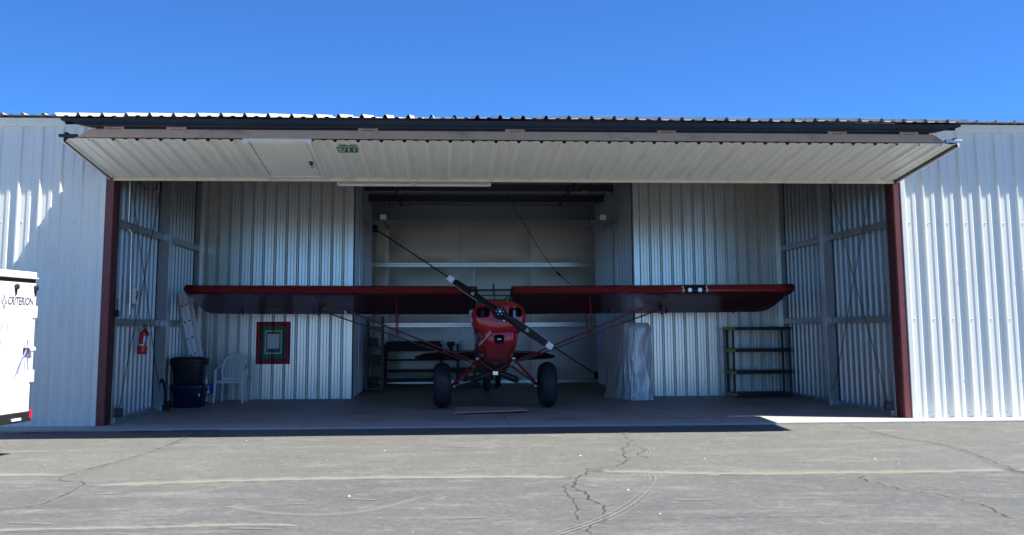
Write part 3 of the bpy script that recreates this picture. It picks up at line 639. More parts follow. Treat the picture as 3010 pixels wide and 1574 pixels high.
for p in me.polygons: p.use_smooth = True; p.material_index = 0
me.set_sharp_from_angle(angle=math.radians(40))
for o in [o for o in bpy.data.objects if o.name.startswith('cutter')]: bpy.data.objects.remove(o)
for (x0, x1, u0, u1, r) in inlets:
    a0, a1 = rrect(.15, .40, x0 + .004, x1 - .004, u0 + .004, u1 - .004, r - .004)
    li = P(MB().loft([a0, a1], cap=False).add(a1, [tuple(range(len(a1)))]), 'air_inlet', 'black', smooth=40)
    cx = (x0 + x1) / 2; cyl = MB()
    for kx in ((-.02, .045) if x0 > 0 else (.03,)):
        cyl.tube([F(.24, cx + kx, u0 + .03), F(.30, cx + kx, u0 + .035)], .026, 12)
    cyl.tube([F(.30, cx, u0 + .01), F(.30, cx, u1 - .01)], .055, 14)
    P(cyl, 'engine_cylinder', 'galv' if x0 > 0 else 'steel_dark', li, smooth=40)
for ss, args in ((.30, (0, -.025, .4415, .2895, 2.6)), (.74, (0, 0, .398, .297, 2.9))):
    ring = sup(ss, *args); P(MB().tube(ring + ring[:1], .0022, 5, cap=False), 'cowl_seam', 'black', cowl)
for sx in (-1, 1):
    P(MB().tube([F(ss, sx * w, -.02) for ss, w in ((.30, .4415), (.50, .4315), (.75, .397), (.97, .357))], .0022, 5), 'cowl_seam', 'black', cowl)
# --- lower cowl and boot cowl
def sec(s, hw, bot, top, e=3.0, n=32, pinch=1.0):
    r = []
    for k in range(n):
        a = 2 * PI * k / n; c, d = math.cos(a), math.sin(a); t = math.copysign(abs(d) ** (2 / e), d)
        w = hw * (1 if t > 0 else 1 - (1 - pinch) * (-t)); r.append(F(s, w * math.copysign(abs(c) ** (2 / e), c), (bot + top) / 2 + (top - bot) / 2 * t))
    return r
b = MB().loft([sec(.155, .16, -.42, -.10), sec(.18, .22, -.47, -.10), sec(.25, .275, -.505, -.05), sec(.40, .315, -.535, 0), sec(.70, .335, -.60, .10, 3.4, pinch=.85), sec(1.0, .335, -.64, .2, 3.6, pinch=.7), sec(1.15, .330, -.63, .2, 3.6, pinch=.7)])
low = P(b, 'lower_cowling', 'plane_red', smooth=50)
a0, a1 = rrect(0.0, .40, -.092, .076, -.472, -.325, .05); cut = MB().loft([a0, a1]).build('cutter', 'black', None, off=ROOT); cut.location = ROOT
bo = low.modifiers.new('cut', 'BOOLEAN'); bo.operation = 'DIFFERENCE'; bo.object = cut; bo.solver = 'EXACT'
bpy.context.view_layer.update()
me = bpy.data.meshes.new_from_object(low.evaluated_get(bpy.context.evaluated_depsgraph_get())); low.modifiers.clear(); low.data = me
me.materials.clear(); me.materials.append(M['plane_red'])
for p in me.polygons: p.use_smooth = True; p.material_index = 0
me.set_sharp_from_angle(angle=math.radians(40)); bpy.data.objects.remove(cut)
a0, a1 = rrect(.20, .38, -.089, .073, -.469, -.328, .047); P(MB().loft([a0, a1], cap=False).add(a1, [tuple(range(len(a1)))]), 'carburettor_inlet', 'black', low, smooth=40)
P(MB().tube([F(.23, -.03, -.385), F(.23, .03, -.385)], .016, 10), 'inlet_filter', 'galv_bright', low, smooth=40)
P(MB().tube([F(.024, .068, -.135), F(.10, .068, -.135)], .026, 16), 'oil_port', 'black', smooth=40)
P(MB().tube([F(.012, .070, -.133), F(.023, .070, -.133)], .017, 14), 'port_cap', 'alu', smooth=40)
P(MB().tube([F(.075, -.150, -.300), F(.105, -.180, -.340), F(.14, -.225, -.390), F(.24, -.325, -.475)], [.023, .021, .014, .014], 12), 'exhaust_pipe', 'tan_pipe', smooth=50)
P(MB().tube([F(.070, -.150, -.298), F(.088, -.160, -.315)], .028, 12), 'exhaust_collar', 'tan_pipe', smooth=50)
P(MB().bar(F(.18, -.445, -.08), F(.5, -.43, -.10), .01, .06), 'cowl_latch', 'alu', bevel=.002)
# --- fuselage
fs = [sec(.985, .352, -.50, .30, 3.2), sec(1.16, .345, -.53, .335, 3.6), sec(1.40, .335, -.515, .285, 5), sec(2.2, .335, -.50, .27, 6), sec(3.1, .32, -.46, .27, 6)]
P(MB().loft(fs, cap=True), 'fuselage', 'fabric_shaded', smooth=40)
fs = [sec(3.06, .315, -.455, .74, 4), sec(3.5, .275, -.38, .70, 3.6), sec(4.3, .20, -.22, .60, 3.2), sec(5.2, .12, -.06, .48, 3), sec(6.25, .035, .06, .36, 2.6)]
P(MB().loft(fs), 'rear_fuselage', 'fabric_shaded', smooth=40)
P(MB().loft([sec(2.98, .30, .28, .73, 5), sec(3.05, .30, .28, .73, 5)]), 'cabin_bulkhead', 'cabin', smooth=40)
# windscreen, side windows, roof glass
P(MB().add([F(1.16, -.30, .335), F(1.16, .30, .335), F(1.44, .30, .735), F(1.44, -.30, .735)], [(0, 1, 2, 3)]), 'windscreen', 'glass')
P(MB().add([F(1.44, -.30, .737), F(1.44, .30, .737), F(2.1, .30, .82), F(2.1, -.30, .82), F(2.98, .30, .775), F(2.98, -.30, .775)], [(0, 1, 2, 3), (3, 2, 4, 5)]), 'roof_window', 'glass')
for s in (-1, 1):
    P(MB().add([F(1.18, s * .315, .32), F(2.98, s * .312, .28), F(2.98, s * .312, .74), F(1.46, s * .315, .72)], [(0, 1, 2, 3)]), 'side_window', 'glass')
b = MB()
def tb(p, q, r=.011): b.tube([F(*p), F(*q)], r, 6)
tb((1.17, -.31, .335), (1.44, -.31, .735), .014); tb((1.17, .31, .335), (1.44, .31, .735), .014); tb((1.44, -.31, .735), (1.44, .31, .735), .018)
tb((1.44, -.31, .735), (3.0, -.31, .76), .014); tb((1.44, .31, .735), (3.0, .31, .76), .014); tb((2.1, -.31, .80), (2.1, .31, .80)); tb((1.62, 0, .36), (1.62, 0, .74))
tb((1.62, -.29, .70), (1.75, .1, .38)); tb((1.62, .29, .70), (1.75, -.1, .38)); tb((1.62, -.29, .60), (1.62, .29, .60)); tb((1.75, .30, .66), (1.8, .15, .35)); tb((1.75, -.30, .66), (1.8, -.15, .35))
for s in (-1, 1): tb((2.1, s * .315, .28), (2.1, s * .315, .80)); tb((3.0, s * .31, .27), (3.0, s * .31, .76))
P(b, 'cabin_frame', 'black', smooth=40)
b = MB()
for y in (1.95, 2.7): b.loft([[F(y + d, x * .22, u) for d, x in ((0, -1), (0, 1), (.07, 1), (.07, -1))] for u in (.0, .40)])
P(b, 'seat_back', 'cabin', bevel=.02)
# --- wings
AF = [(1.0, .004), (.8, .047), (.6, .085), (.4, .112), (.3, .117), (.2, .112), (.1, .088), (.05, .065), (.0125, .034), (0, 0), (.0125, -.016), (.05, -.023), (.1, -.025), (.2, -.021), (.3, -.016), (.4, -.011), (.6, -.005), (.8, -.002), (1.0, -.001)]
CH = 1.60; INC = math.radians(1.8)
def foil(x, t0=0.0, t1=1.0, sc=1.0, s_off=0.0, du=0.0):
    """airfoil loop between chord fractions t0..t1 at span position x"""
    up = [(t, h) for t, h in AF[:10]]; lo = [(t, h) for t, h in AF[9:]]
    def hat(tab, t):
        tab = sorted(tab)
        for (a, p), (c, q) in zip(tab, tab[1:]):
            if a <= t <= c: return p + (q - p) * (t - a) / (c - a)
        return tab[-1][1]
    ts = sorted({t for t, _ in AF if t0 < t < t1} | {t0, t1})
    loop = [(t, hat(up, t)) for t in reversed(ts)] + [(t, hat(lo, t)) for t in (ts[1:] if t0 == 0 else ts)]
    out = []
    for t, h in loop:
        s = s_off + t * CH * sc; u = h * CH * sc
        out.append(F(1.315 + s * math.cos(INC) + u * math.sin(INC), x, .680 + du + abs(x) * .006 - s * math.sin(INC) + u * math.cos(INC)))
    return out
for s in (-1, 1):
    xs_ = [.33, .8, 1.4, 2.0, 2.6, 3.2, 3.8, 4.4, 4.9, 5.15]
    rings = [foil(s * x, 0, .78) for x in xs_] + [foil(s * 5.30, 0, .78, .995, .004, .004), foil(s * 5.36, .0, .78, .975, .014, .010), foil(s * 5.385, 0, .78, .92, .04, .03)]
    wing = P(MB().loft(rings), 'wing', 'fabric_shaded', smooth=35)
    P(MB().loft([[p + (p - F(1.55, s * x, .70)).normalized() * .0025 for p in foil(s * x, 0, .045)] for x in (.335, 1.6, 2.9, 3.34)] if s > 0 else [[p + (p - F(1.55, s * x, .70)).normalized() * .0025 for p in foil(s * x, 0, .045)] for x in (.335, 1.6, 3.2, 4.4, 5.20)]), 'lit_edge_strip', 'wing_red_lit', wing, smooth=35)  # added strip, brighter than the wing, painting the light on its leading edge
    if s > 0: P(MB().loft([[p + (p - F(1.55, s * x, .70)).normalized() * .0025 for p in foil(s * x, 0, .045)] for x in (3.79, 4.4, 5.20)]), 'lit_edge_strip', 'wing_red_lit', wing, smooth=35)
    for nm, xa, xb in (('flap', .42, 2.72), ('aileron', 2.76, 5.15)):
        P(MB().loft([foil(s * (xa + (xb - xa) * i / 6), .788, 1.0) for i in range(7)]), nm, 'fabric_shaded', smooth=35)
    P(MB().loft([foil(s * 5.16, .788, 1.0), foil(s * 5.26, .788, .985, .99, .008, .004), foil(s * 5.34, .788, .95, .95, .03, .012)]), 'wing_tip', 'fabric_shaded', wing, smooth=35)
    P(MB().loft([foil(s * .315, 0, .78), foil(s * .329, 0, .78)]), 'root_fairing', 'black', wing, smooth=35)
    for xh in (3.3, 4.6, 1.0, 2.2):
        q = foil(s * xh, .76, .82); P(MB().bar(F(1.315 + .74 * CH, s * xh, .62), F(1.315 + .83 * CH, s * xh, .59), .015, .05), 'hinge_bracket', 'dark_red', wing)
    # lift struts, jury struts
    P(MB().tube([F(1.70, s * 3.19, .672), F(1.59, s * .375, -.495)], .033, 10, flat=.45, up=(0, .2, 1)), 'lift_strut', 'gear_red', smooth=50)
    P(MB().tube([F(2.57, s * 3.21, .648), F(1.80, s * .36, -.50)], .028, 10, flat=.45, up=(0, .2, 1)), 'lift_strut', 'gear_red', smooth=50)
    P(MB().tube([F(1.70, s * 1.73, .664), F(1.645, s * 1.73, .075)], .011, 8), 'jury_strut', 'gear_red', smooth=50)
    P(MB().tube([F(2.40, s * 1.73, .648), F(2.17, s * 1.73, .075)], .010, 8), 'jury_strut', 'gear_red', smooth=50)
    P(MB().tube([F(1.645, s * 1.73, .075), F(2.17, s * 1.73, .075)], .009, 8), 'jury_strut', 'gear_red', smooth=50)
    P(MB().tube([F(1.72, s * 2.95, .662), F(2.55, s * 3.19, .655)], .008, 6), 'strut_brace', 'black', smooth=50)
    P(MB().box(F(2.55, s * 3.21, .60) - Vector((.02, .03, .06)), F(2.55, s * 3.21, .60) + Vector((.02, .03, .03))), 'strut_fitting', 'black', bevel=.006)
    P(MB().tube([F(1.66, s * 3.20, .685), F(1.72, s * 3.21, .655)], .022, 8), 'strut_fitting', 'galv_bright', smooth=40)
    # landing gear
    fit = F(1.385, s * .31, -.50); fit2 = F(2.02, s * .315, -.515); ax = Vector((-.14 + s * .775, 2.63, .375)); cl = F(1.58, 0, -.70)
    P(MB().tube([fit, ax], .021, 10, flat=.6, up=(0, 1, 0)), 'gear_leg', 'gear_red', smooth=50)
    P(MB().tube([fit2, ax + Vector((0, .05, 0))], .021, 10, flat=.6, up=(0, 1, 0)), 'gear_leg', 'gear_red', smooth=50)
    P(MB().tube([fit, cl + Vector((s * .035, 0, .02))], .015, 10), 'cabane_tube', 'gear_red', smooth=50)
    P(MB().tube([F(2.02, s * .31, -.515), cl + Vector((s * .035, .05, .02))], .015, 10), 'cabane_tube', 'gear_red', smooth=50)
    bi, be = cl + Vector((s * .06, .04, -.005)), Vector((-.14 + s * .41, 2.55, .475)); q = (be - bi)
    P(MB().tube([bi, bi + q * .10, bi + q * .3, bi + q * .8, bi + q * .95, be], [.030, .048, .057, .060, .052, .024], 12), 'shock_strut', 'black_plastic', smooth=50)
    P(MB().tube([be, ax + Vector((-s * .03, 0, .01))], .010, 8), 'shock_rod', 'galv', smooth=50)
    P(MB().tube([be + Vector((0, .02, -.03)), (be + ax) / 2 + Vector((0, .03, -.07)), ax + Vector((-s * .05, .03, .04))], .006, 6), 'brake_line', 'steel_dark', smooth=50)
    P(MB().lathe([(.001, -.03), (.022, -.03), (.026, 0), (.018, .025), (.001, .03)], fit + Vector((0, -.01, .01)), 'x', 12), 'gear_fitting', 'galv_bright', smooth=50)
    P(MB().lathe([(.001, -.02), (.016, -.02), (.016, .02), (.001, .02)], ax + Vector((-s * .06, -.03, 0)), 'x', 10), 'gear_fitting', 'galv_bright', smooth=50)
    wc = Vector((-.14 + s * .925, 2.63, .398))
    prof = [(.12, -.105), (.17, -.130), (.22, -.150), (.265, -.156), (.305, -.150), (.340, -.130), (.366, -.100), (.385, -.065), (.396, -.030), (.3985, 0), (.396, .030), (.385, .065), (.366, .100), (.340, .130), (.305, .150), (.265, .156), (.22, .150), (.17, .130), (.12, .105)]
    ty = P(MB().lathe([(r, h) for r, h in prof], wc, 'x', 48), 'tyre', 'tyre', smooth=50)
    P(MB().lathe([(.001, -.108), (.06, -.112), (.09, -.09), (.119, -.104), (.119, .104), (.09, .09), (.06, .112), (.001, .108)], wc, 'x', 24), 'wheel_hub', 'alu', ty, smooth=40)
    P(MB().tube([ax - Vector((s * .05, 0, 0)), wc], .024, 10), 'axle', 'gear_red', smooth=40)
P(MB().box(F(1.58, 0, -.70) - Vector((.045, .04, .045)), F(1.58, 0, -.70) + Vector((.045, .03, .03))), 'cabane_clamp', 'galv_bright', bevel=.008)
# landing light in the right wing's leading edge
ll = P(MB().loft([[p + (p - F(1.55, x, .70)).normalized() * .004 for p in foil(x, 0, .05)] for x in (3.345, 3.46, 3.56, 3.66, 3.78)]), 'landing_light', 'black', smooth=40)
for x in (3.46, 3.64):
    P(MB().lathe([(.001, .012), (.024, .004), (.034, -.010), (.037, -.012)], F(1.302, x, .695), 'y', 20), 'lamp_reflector', 'lamp', ll, smooth=50)
for x in (3.352, 3.773): P(MB().loft([[p + (p - F(1.55, xx, .70)).normalized() * .008 for p in foil(xx, 0, .04)] for xx in (x - .012, x + .012)]), 'lens_strip', 'alu', ll, smooth=40)
# --- propeller
prop = P(MB().tube([F(-.075, 0, 0), F(-.06, 0, 0), F(.035, 0, 0)], [.075, .092, .092], 24), 'propeller', 'prop_black', smooth=35)
P(MB().tube([F(.03, 0, 0), F(.09, 0, 0)], .11, 24), 'prop_flange', 'black', prop, smooth=35)
ang = math.radians(145)
def blade_ring(r, chord, th, tw, sgn):
    ea = Vector((math.cos(ang) * sgn, 0, math.sin(ang) * sgn)); et = Vector((-math.sin(ang) * sgn, 0, math.cos(ang) * sgn)); out = []
    for k in range(16):
        a = 2 * PI * k / 16; c = math.cos(a) * chord / 2; t = math.sin(a) * th / 2
        tx = c * math.cos(tw) + t * math.sin(tw); ts = -c * math.sin(tw) + t * math.cos(tw)
        v = ea * r + et * tx; out.append(F(-.03 + ts, v.x, v.z))
    return out
BL = [(.03, .13, .085, .55), (.09, .135, .075, .55), (.16, .105, .060, .52), (.26, .108, .042, .45), (.40, .127, .028, .38), (.55, .131, .021, .33), (.70, .124, .016, .29), (.82, .112, .012, .26), (.90, .104, .010, .245)]
for sgn in (1, -1):
    P(MB().loft([blade_ring(*q, sgn) for q in BL]), 'blade', 'prop_black', prop, smooth=60)
    P(MB().loft([blade_ring(.903, .105, .0115, .245, sgn), blade_ring(.918, .103, .0115, .24, sgn)]), 'tip_band', 'paper', prop, smooth=60)
    P(MB().loft([blade_ring(.922, .103, .0115, .24, sgn), blade_ring(.99, .096, .009, .22, sgn), blade_ring(1.012, .088, .006, .22, sgn)]), 'blade_tip', 'paper', prop, smooth=60)
    eb = MB()
    for qa, qb in zip(BL[4:], BL[5:]):
        ra, rb = blade_ring(*qa, sgn), blade_ring(*qb, sgn); i = 0 if True else 8
        d = (ra[0] - ra[8]).normalized() * .002
        eb.tube([ra[0] + d, rb[0] + d], .0035, 6)
    P(eb, 'leading_edge', 'prop_edge', prop, smooth=60)
    ea = Vector((math.cos(ang) * sgn, 0, math.sin(ang) * sgn)); et = Vector((-math.sin(ang) * sgn, 0, math.cos(ang) * sgn)); db = MB()
    for rr, hw in ((.515, .030), (.545, .022)):
        c = ea * rr; q = []
        for a_, b_ in ((-1, -1), (1, -1), (1, 1), (-1, 1)):
            v = c + et * a_ * hw + ea * b_ * .008; tx = a_ * hw; q.append(F(-.0435 - tx * math.tan(.345), v.x, v.z))
        db.prism(q, F(-.003, 0, 0) - F(0, 0, 0))
    P(db, 'blade_decal', 'sign_white', prop)
for k in range(6):
    a = PI / 6 + k * PI / 3 + .52; c = F(-.082, .055 * math.cos(a), .055 * math.sin(a))
    P(MB().tube([F(-.088, .055 * math.cos(a), .055 * math.sin(a)), F(-.070, .055 * math.cos(a), .055 * math.sin(a))], .0085, 6), 'prop_bolt', 'galv_bright', prop)
P(MB().tube([F(-.105, 0, 0), F(-.095, 0, 0), F(-.07, 0, 0)], [.018, .026, .026], 16), 'prop_nut', 'lamp', prop, smooth=40)
# --- tail
def slab_uv(poly, th, mapf, name, m, par=None):
    n = len(poly); c = Vector((sum(p[0] for p in poly) / n, sum(p[1] for p in poly) / n, 0)); rings = []
    for sc_f, t in ((.97, -1), (1, -.5), (1, .5), (.97, 1)): rings.append([mapf(c.x + (p[0] - c.x) * sc_f, c.y + (p[1] - c.y) * sc_f, t * th / 2) for p in poly])
    return P(MB().loft(rings), name, m, par, smooth=40)
for s in (-1, 1):
    def hm(a, c, t): return F(a, s * c, .34 + t)
    st = [(5.05, .06), (5.12, .5), (5.28, 1.0), (5.42, 1.28), (5.52, 1.38), (5.58, 1.40), (5.60, .06)]
    el = [(5.615, .06), (5.60, 1.41), (5.68, 1.49), (5.80, 1.52), (5.92, 1.46), (6.02, 1.25), (6.08, .9), (6.06, .4), (6.0, .12)]
    slab_uv(st, .045, hm, 'stabilizer', 'fabric_shaded'); slab_uv(el, .04, hm, 'elevator', 'fabric_shaded')
    P(MB().tube([F(5.5, s * 1.0, .345), F(5.9, s * .06, .05)], .006, 6), 'tail_brace_wire', 'galv'); P(MB().tube([F(5.5, s * 1.0, .345), F(5.65, 0, .95)], .006, 6), 'tail_brace_wire', 'galv')
def fm(a, c, t): return F(a, t, c)
slab_uv([(5.1, .40), (5.45, .75), (5.75, 1.0), (5.92, 1.06), (5.95, .36)], .04, fm, 'fin', 'fabric_shaded')
slab_uv([(5.96, .10), (5.935, 1.07), (6.05, 1.10), (6.25, 1.0), (6.4, .75), (6.42, .45), (6.3, .15)], .038, fm, 'rudder', 'fabric_shaded')
tw_c = Vector((-.085, 7.25, .152)); tw_ = P(MB().lathe([(.05, -.05), (.09, -.068), (.13, -.062), (.150, -.03), (.152, 0), (.150, .03), (.13, .062), (.09, .068), (.05, .05)], tw_c, 'x', 32), 'tail_wheel', 'tyre', smooth=50)
P(MB().lathe([(.001, -.055), (.049, -.052), (.049, .052), (.001, .055)], tw_c, 'x', 16), 'wheel_hub', 'alu', tw_, smooth=40)
P(MB().bar(F(5.4, 0, -.02), Vector((-.085, 7.20, .345)), .05, .012).bar(Vector((-.165, 7.21, .33)), Vector((-.165, 7.25, .15)), .012, .03).bar(Vector((-.005, 7.21, .33)), Vector((-.005, 7.25, .15)), .012, .03).box((-.17, 7.18, .32), (0, 7.24, .35)), 'tail_spring', 'steel_dark', bevel=.003)
P(MB().lathe([(.001, -.008), (.018, -.006), (.018, .01), (.001, .014)], tw_c + Vector((0, -.09, .20)), 'y', 12), 'tail_fitting', 'galv_bright', smooth=40)
# antennas
P(MB().tube([F(1.92, -.35, .86), F(1.91, -.35, .93), F(1.90, -.35, 1.35)], [.020, .009, .004], 8), 'whip_antenna', 'white_paint', smooth=50)
P(MB().loft([[F(2.10 + d, .015 + x, .83) for d, x in ((-.03, -.015), (-.03, .015), (.05, .012), (.05, -.012))], [F(2.12 + d, .01 + x, 1.03) for d, x in ((-.02, -.012), (-.02, .012), (.03, .010), (.03, -.010))]]), 'blade_antenna', 'black', bevel=.004)
for x in (.33, .38): P(MB().tube([F(1.9, x, .84), F(1.9, x, .90)], .004, 6), 'vent_tube', 'dark_red')

# ================================================================== things in the hangar
# fluorescent strip lights behind the door head
for i, (x0, x1, lab) in enumerate(((-2.69, -1.515, 'white fluorescent strip light under the door, left one of the end-to-end pair'), (-1.505, -.31, 'white fluorescent strip light under the door, right one of the end-to-end pair'))):
    t = thing('strip_light', lab, 'strip light', ((x0 + x1) / 2, .33, 3.60), 0, 'strip lights end to end under the door'); hw = (x1 - x0) / 2
    MB().add([(-hw, -.045, .09), (-hw, .045, .09), (-hw, .075, .03), (-hw, -.075, .03), (hw, -.045, .09), (hw, .045, .09), (hw, .075, .03), (hw, -.075, .03)], [(0, 1, 2, 3), (4, 5, 6, 7), (0, 1, 5, 4), (1, 2, 6, 5), (2, 3, 7, 6), (3, 0, 4, 7)]).build('housing', 'white_paint', t)
    for y in (-.035, .035): MB().tube([(-hw + .03, y, .010), (hw - .03, y, .010)], .016, 10).build('tube', 'paper', t, smooth=60)
    MB().box((-hw, -.06, -.005), (-hw + .028, .06, .032)).box((hw - .028, -.06, -.005), (hw, .06, .032)).build('lamp_holder', 'white_plastic', t, bevel=.004)
    MB().tube([(-hw + .2, 0, .09), (-hw + .2, 0, .94)], .004, 6).tube([(hw - .2, 0, .09), (hw - .2, 0, .94)], .004, 6).build('hanger', 'steel_dark', t)
for x, lab in ((-2.33, 'white strip light hanging in the tail bay by its left wall'), (2.37, 'white strip light hanging in the tail bay by its right wall')):
    t = thing('hanging_light', lab, 'strip light', (x, 6.0, 3.68), 0, 'strip lights hanging in the tail bay')
    MB().prism([(-.04, 0, .11), (.04, 0, .11), (.065, 0, .04), (-.065, 0, .04)], (0, 2.4, 0)).build('housing', 'white_paint', t)
    MB().box((-.066, -.012, .0), (.066, -.001, .112)).build('end_cap', 'paper', t, bevel=.003)
    for dx in (-.03, .03): MB().tube([(dx, .02, .018), (dx, 2.38, .018)], .017, 10).build('tube', 'paper', t, smooth=60)
    for y in (.4, 2.0): MB().tube([(0, y, .11), (0, y, roof_z(6 + y) - 3.68)], .004, 6).build('hanger', 'black', t)
# rope hanging from the roof of the tail bay
rp = smooth_path([(.50, 8.8, 4.62), (.62, 8.8, 4.35), (1.10, 8.8, 3.55), (1.59, 8.8, 2.82), (2.12, 8.8, 2.35), (2.60, 8.8, 2.05), (2.80, 8.8, 1.98)], 6)
o = MB().tube(rp, .009, 6).build('rope', 'black', None, smooth=60); tag(o, 'thin dark rope slanting down from the tail bay roof to its right wall', 'rope')
MB().tube([rp[19], rp[20]], .022, 8).build('knot', 'black', o)
cd = smooth_path([(-5.93, .9, 3.78), (-5.92, 1.15, 3.70), (-5.92, 1.5, 3.68), (-5.92, 1.85, 3.74), (-5.93, 2.1, 3.92), (-5.95, 2.25, 4.2)], 5)
tag(MB().tube(cd, .008, 6).build('cord', 'black', None, smooth=60), 'black cord looping at the top of the left side wall', 'cord')

# fire extinguisher on the left side wall
t = thing('fire_extinguisher', 'red fire extinguisher hanging on the left side wall', 'fire extinguisher', (-5.86, 1.27, 1.0)); t.rotation_euler = (0, .10, 0)
bd = MB().lathe([(.001, 0), (.062, 0), (.072, .012), (.074, .05), (.074, .31), (.066, .345), (.04, .372), (.024, .38), (.024, .395), (.001, .395)], (0, 0, 0), 'z', 24).build('cylinder', 'ext_red', t, smooth=50)
MB().lathe([(.0755, .135), (.0757, .137), (.0757, .157), (.0755, .159)], (0, 0, 0), 'z', 24).build('label_band', 'paper', bd, smooth=50)
lb = MB(); lb.loft([[(.0762 * math.cos(a), .0762 * math.sin(a), z) for a in [(-1.3 + .1 * k) for k in range(13)]] for z in (.17, .29)], cap=False, closed=False); lb.build('paper_label', 'paper', bd, smooth=50)
MB().tube([(0, 0, .39), (0, 0, .43)], .018, 10).bar((0, .02, .425), (.0, -.10, .445), .022, .012).bar((0, .02, .448), (.0, -.10, .475), .022, .012).build('valve', 'steel_dark', t)
MB().lathe([(.001, -.01), (.017, -.01), (.017, .01), (.001, .01)], (0, -.03, .43), 'x', 12).build('gauge', 'lamp', t)
MB().tube([(0, -.02, .41), (.05, -.07, .38), (.07, -.085, .28), (.06, -.08, .12)], .010, 8).build('hose', 'black', t, smooth=50)
MB().box((-.11, -.02, .34), (-.072, .02, .44)).build('wall_hook', 'galv', t)

# small things on the left side wall
t = thing('hand_brush', 'small black brush hanging near the left jamb above the girt', 'brush', (-5.95, .27, 1.58))
MB().tube([(0, 0, .08), (0, 0, .27)], .009, 8).build('handle', 'black', t, smooth=50)
MB().loft([[(-.02, -.05, 0), (.02, -.05, 0), (.02, .05, 0), (-.02, .05, 0)], [(-.018, -.035, .10), (.018, -.035, .10), (.018, .035, .10), (-.018, .035, .10)]]).build('bristles', 'black_plastic', t)
t = thing('switch_box', 'pale switch box on the left side wall beside the conduit', 'switch box', (-5.97, 1.13, 1.80))
MB().box((-.02, -.06, 0), (.03, .06, .24)).build('cover', 'white_plastic', t, bevel=.008)
MB().tube([(.034, -.01, .19), (.04, .03, .18), (.04, .02, .13), (.04, -.02, .11), (.034, .01, .06)], .012, 6).build('hook', 'steel_dark', t, smooth=50)
MB().box((-.02, -.05, -.06), (.02, .05, -.01)).build('lower_box', 'galv', t, bevel=.005)
t = thing('notice_strip', 'narrow pinkish notice strip taped to the left side wall', 'notice', (-5.985, .88, 1.79))
MB().box((0, -.028, 0), (.004, .028, .44)).build('sheet', 'pink', t); MB().box((.0042, -.024, .37), (.006, .024, .425)).build('print', 'paper', t)
t = thing('chain_hoist', 'black hook and chain hanging from the girt beside the left post', 'chain', (-5.93, 2.86, 1.05))
MB().box((-.03, -.035, .42), (.04, .035, .60)).build('block', 'black', t, bevel=.01)
MB().lathe([(.001, 0), (.02, 0), (.02, .05), (.001, .055)], (0, 0, .60), 'z', 10).build('pin', 'galv', t)
for i in range(11):
    b = MB(); z = .40 - i * .037
    ring = [(.014 * math.cos(a), 0, .024 * math.sin(a)) for a in [k * PI / 4 for k in range(9)]]
    if i % 2: ring = [(0, x, zz_) for x, _, zz_ in ring]
    b.tube([(x + .012 * math.sin(i * .5), y - .006 * i, z + q) for x, y, q in ring], .005, 5, cap=False); b.build('link', 'black', t)
t = thing('tow_handle', 'bent black handle leaning on the base of the left post', 'handle', (-5.80, 2.45, 0))
MB().tube(smooth_path([(0, -.28, .50), (0, -.22, .545), (0, -.12, .53), (0, .0, .40), (0, .13, .10), (0, .16, .06)], 5), .020, 8).build('bar', 'black', t, smooth=50)
MB().box((-.06, .09, .0), (.06, .23, .10)).box((-.045, .12, .10), (.045, .20, .17)).build('bracket', 'dark_red', t, bevel=.008)

# extension ladder leaning on the left wall
t = thing('extension_ladder', 'aluminium extension ladder leaning in the left back corner behind the bins', 'ladder', (-5.52, 3.86, 0))
top = Vector((-.46, 0, 2.10)); L_ = top.length; dr = top.normalized(); nrm = Vector((dr.z, 0, -dr.x))
for sec_i, (o_, y0, y1, l0, l1) in enumerate(((0, 0, .42, 0, .985), (.078, .025, .395, .08, 1.0))):
    for y in (y0, y1):
        a = dr * L_ * l0 + nrm * o_ + Vector((0, y, 0)); c = dr * L_ * l1 + nrm * o_ + Vector((0, y, 0)); b = MB()
        b.bar(a, c, .022, .072, nrm)
        b.build('rail', 'ladder_alu', t, bevel=.004)
    for k in range(1, 7):
        z = .31 * k + .02 * sec_i
        if z < L_ * l1 - .05:
            c = dr * z + nrm * o_; MB().tube([c + Vector((0, y0 - .014, 0)), c + Vector((0, y1 + .014, 0))], .016, 10).build('rung', 'alu', t, smooth=50)
            MB().tube([c + Vector((0, y0 - .0145, 0)), c + Vector((0, y0 - .0125, 0))], .017, 10).build('rung_end', 'black', t)
for y in (0, .42): MB().box((-.05, y - .02, -.0), (.05, y + .02, .03)).build('foot', 'black', t, bevel=.006)

# stacked bins
def rr_ring(hx, hy, z, e=5, n=36, cx=0, cy=0):
    return [Vector((cx + hx * math.copysign(abs(math.cos(a)) ** (2 / e), math.cos(a)), cy + hy * math.copysign(abs(math.sin(a)) ** (2 / e), math.sin(a)), z)) for a in [2 * PI * k / n for k in range(n)]]
t = thing('navy_bin', 'dark blue storage bin on the floor under a black tub', 'storage bin', (-5.62, 3.45, 0))
MB().loft([rr_ring(.235, .21, 0), rr_ring(.25, .225, .02), rr_ring(.285, .255, .36)]).build('body', 'navy_plastic', t, smooth=40)
MB().loft([rr_ring(.30, .27, .345), rr_ring(.312, .282, .35), rr_ring(.312, .282, .39), rr_ring(.295, .265, .405)]).build('lid', 'navy_plastic', t, smooth=40)
for s in (-1, 1): MB().box((s * .29, -.07, .29), (s * .325, .07, .325)).build('handle', 'navy_plastic', t, bevel=.008)
MB().box((.215, -.255, .20), (.235, -.240, .25)).build('sticker', 'paper', t)
t = thing('black_tub', 'black round-cornered tub with a domed lid on the blue bin', 'tub', (-5.63, 3.45, .405))
MB().loft([rr_ring(.25, .225, 0, 3.4), rr_ring(.262, .237, .03, 3.4), rr_ring(.30, .272, .42, 3.4)]).build('body', 'black_plastic', t, smooth=40)
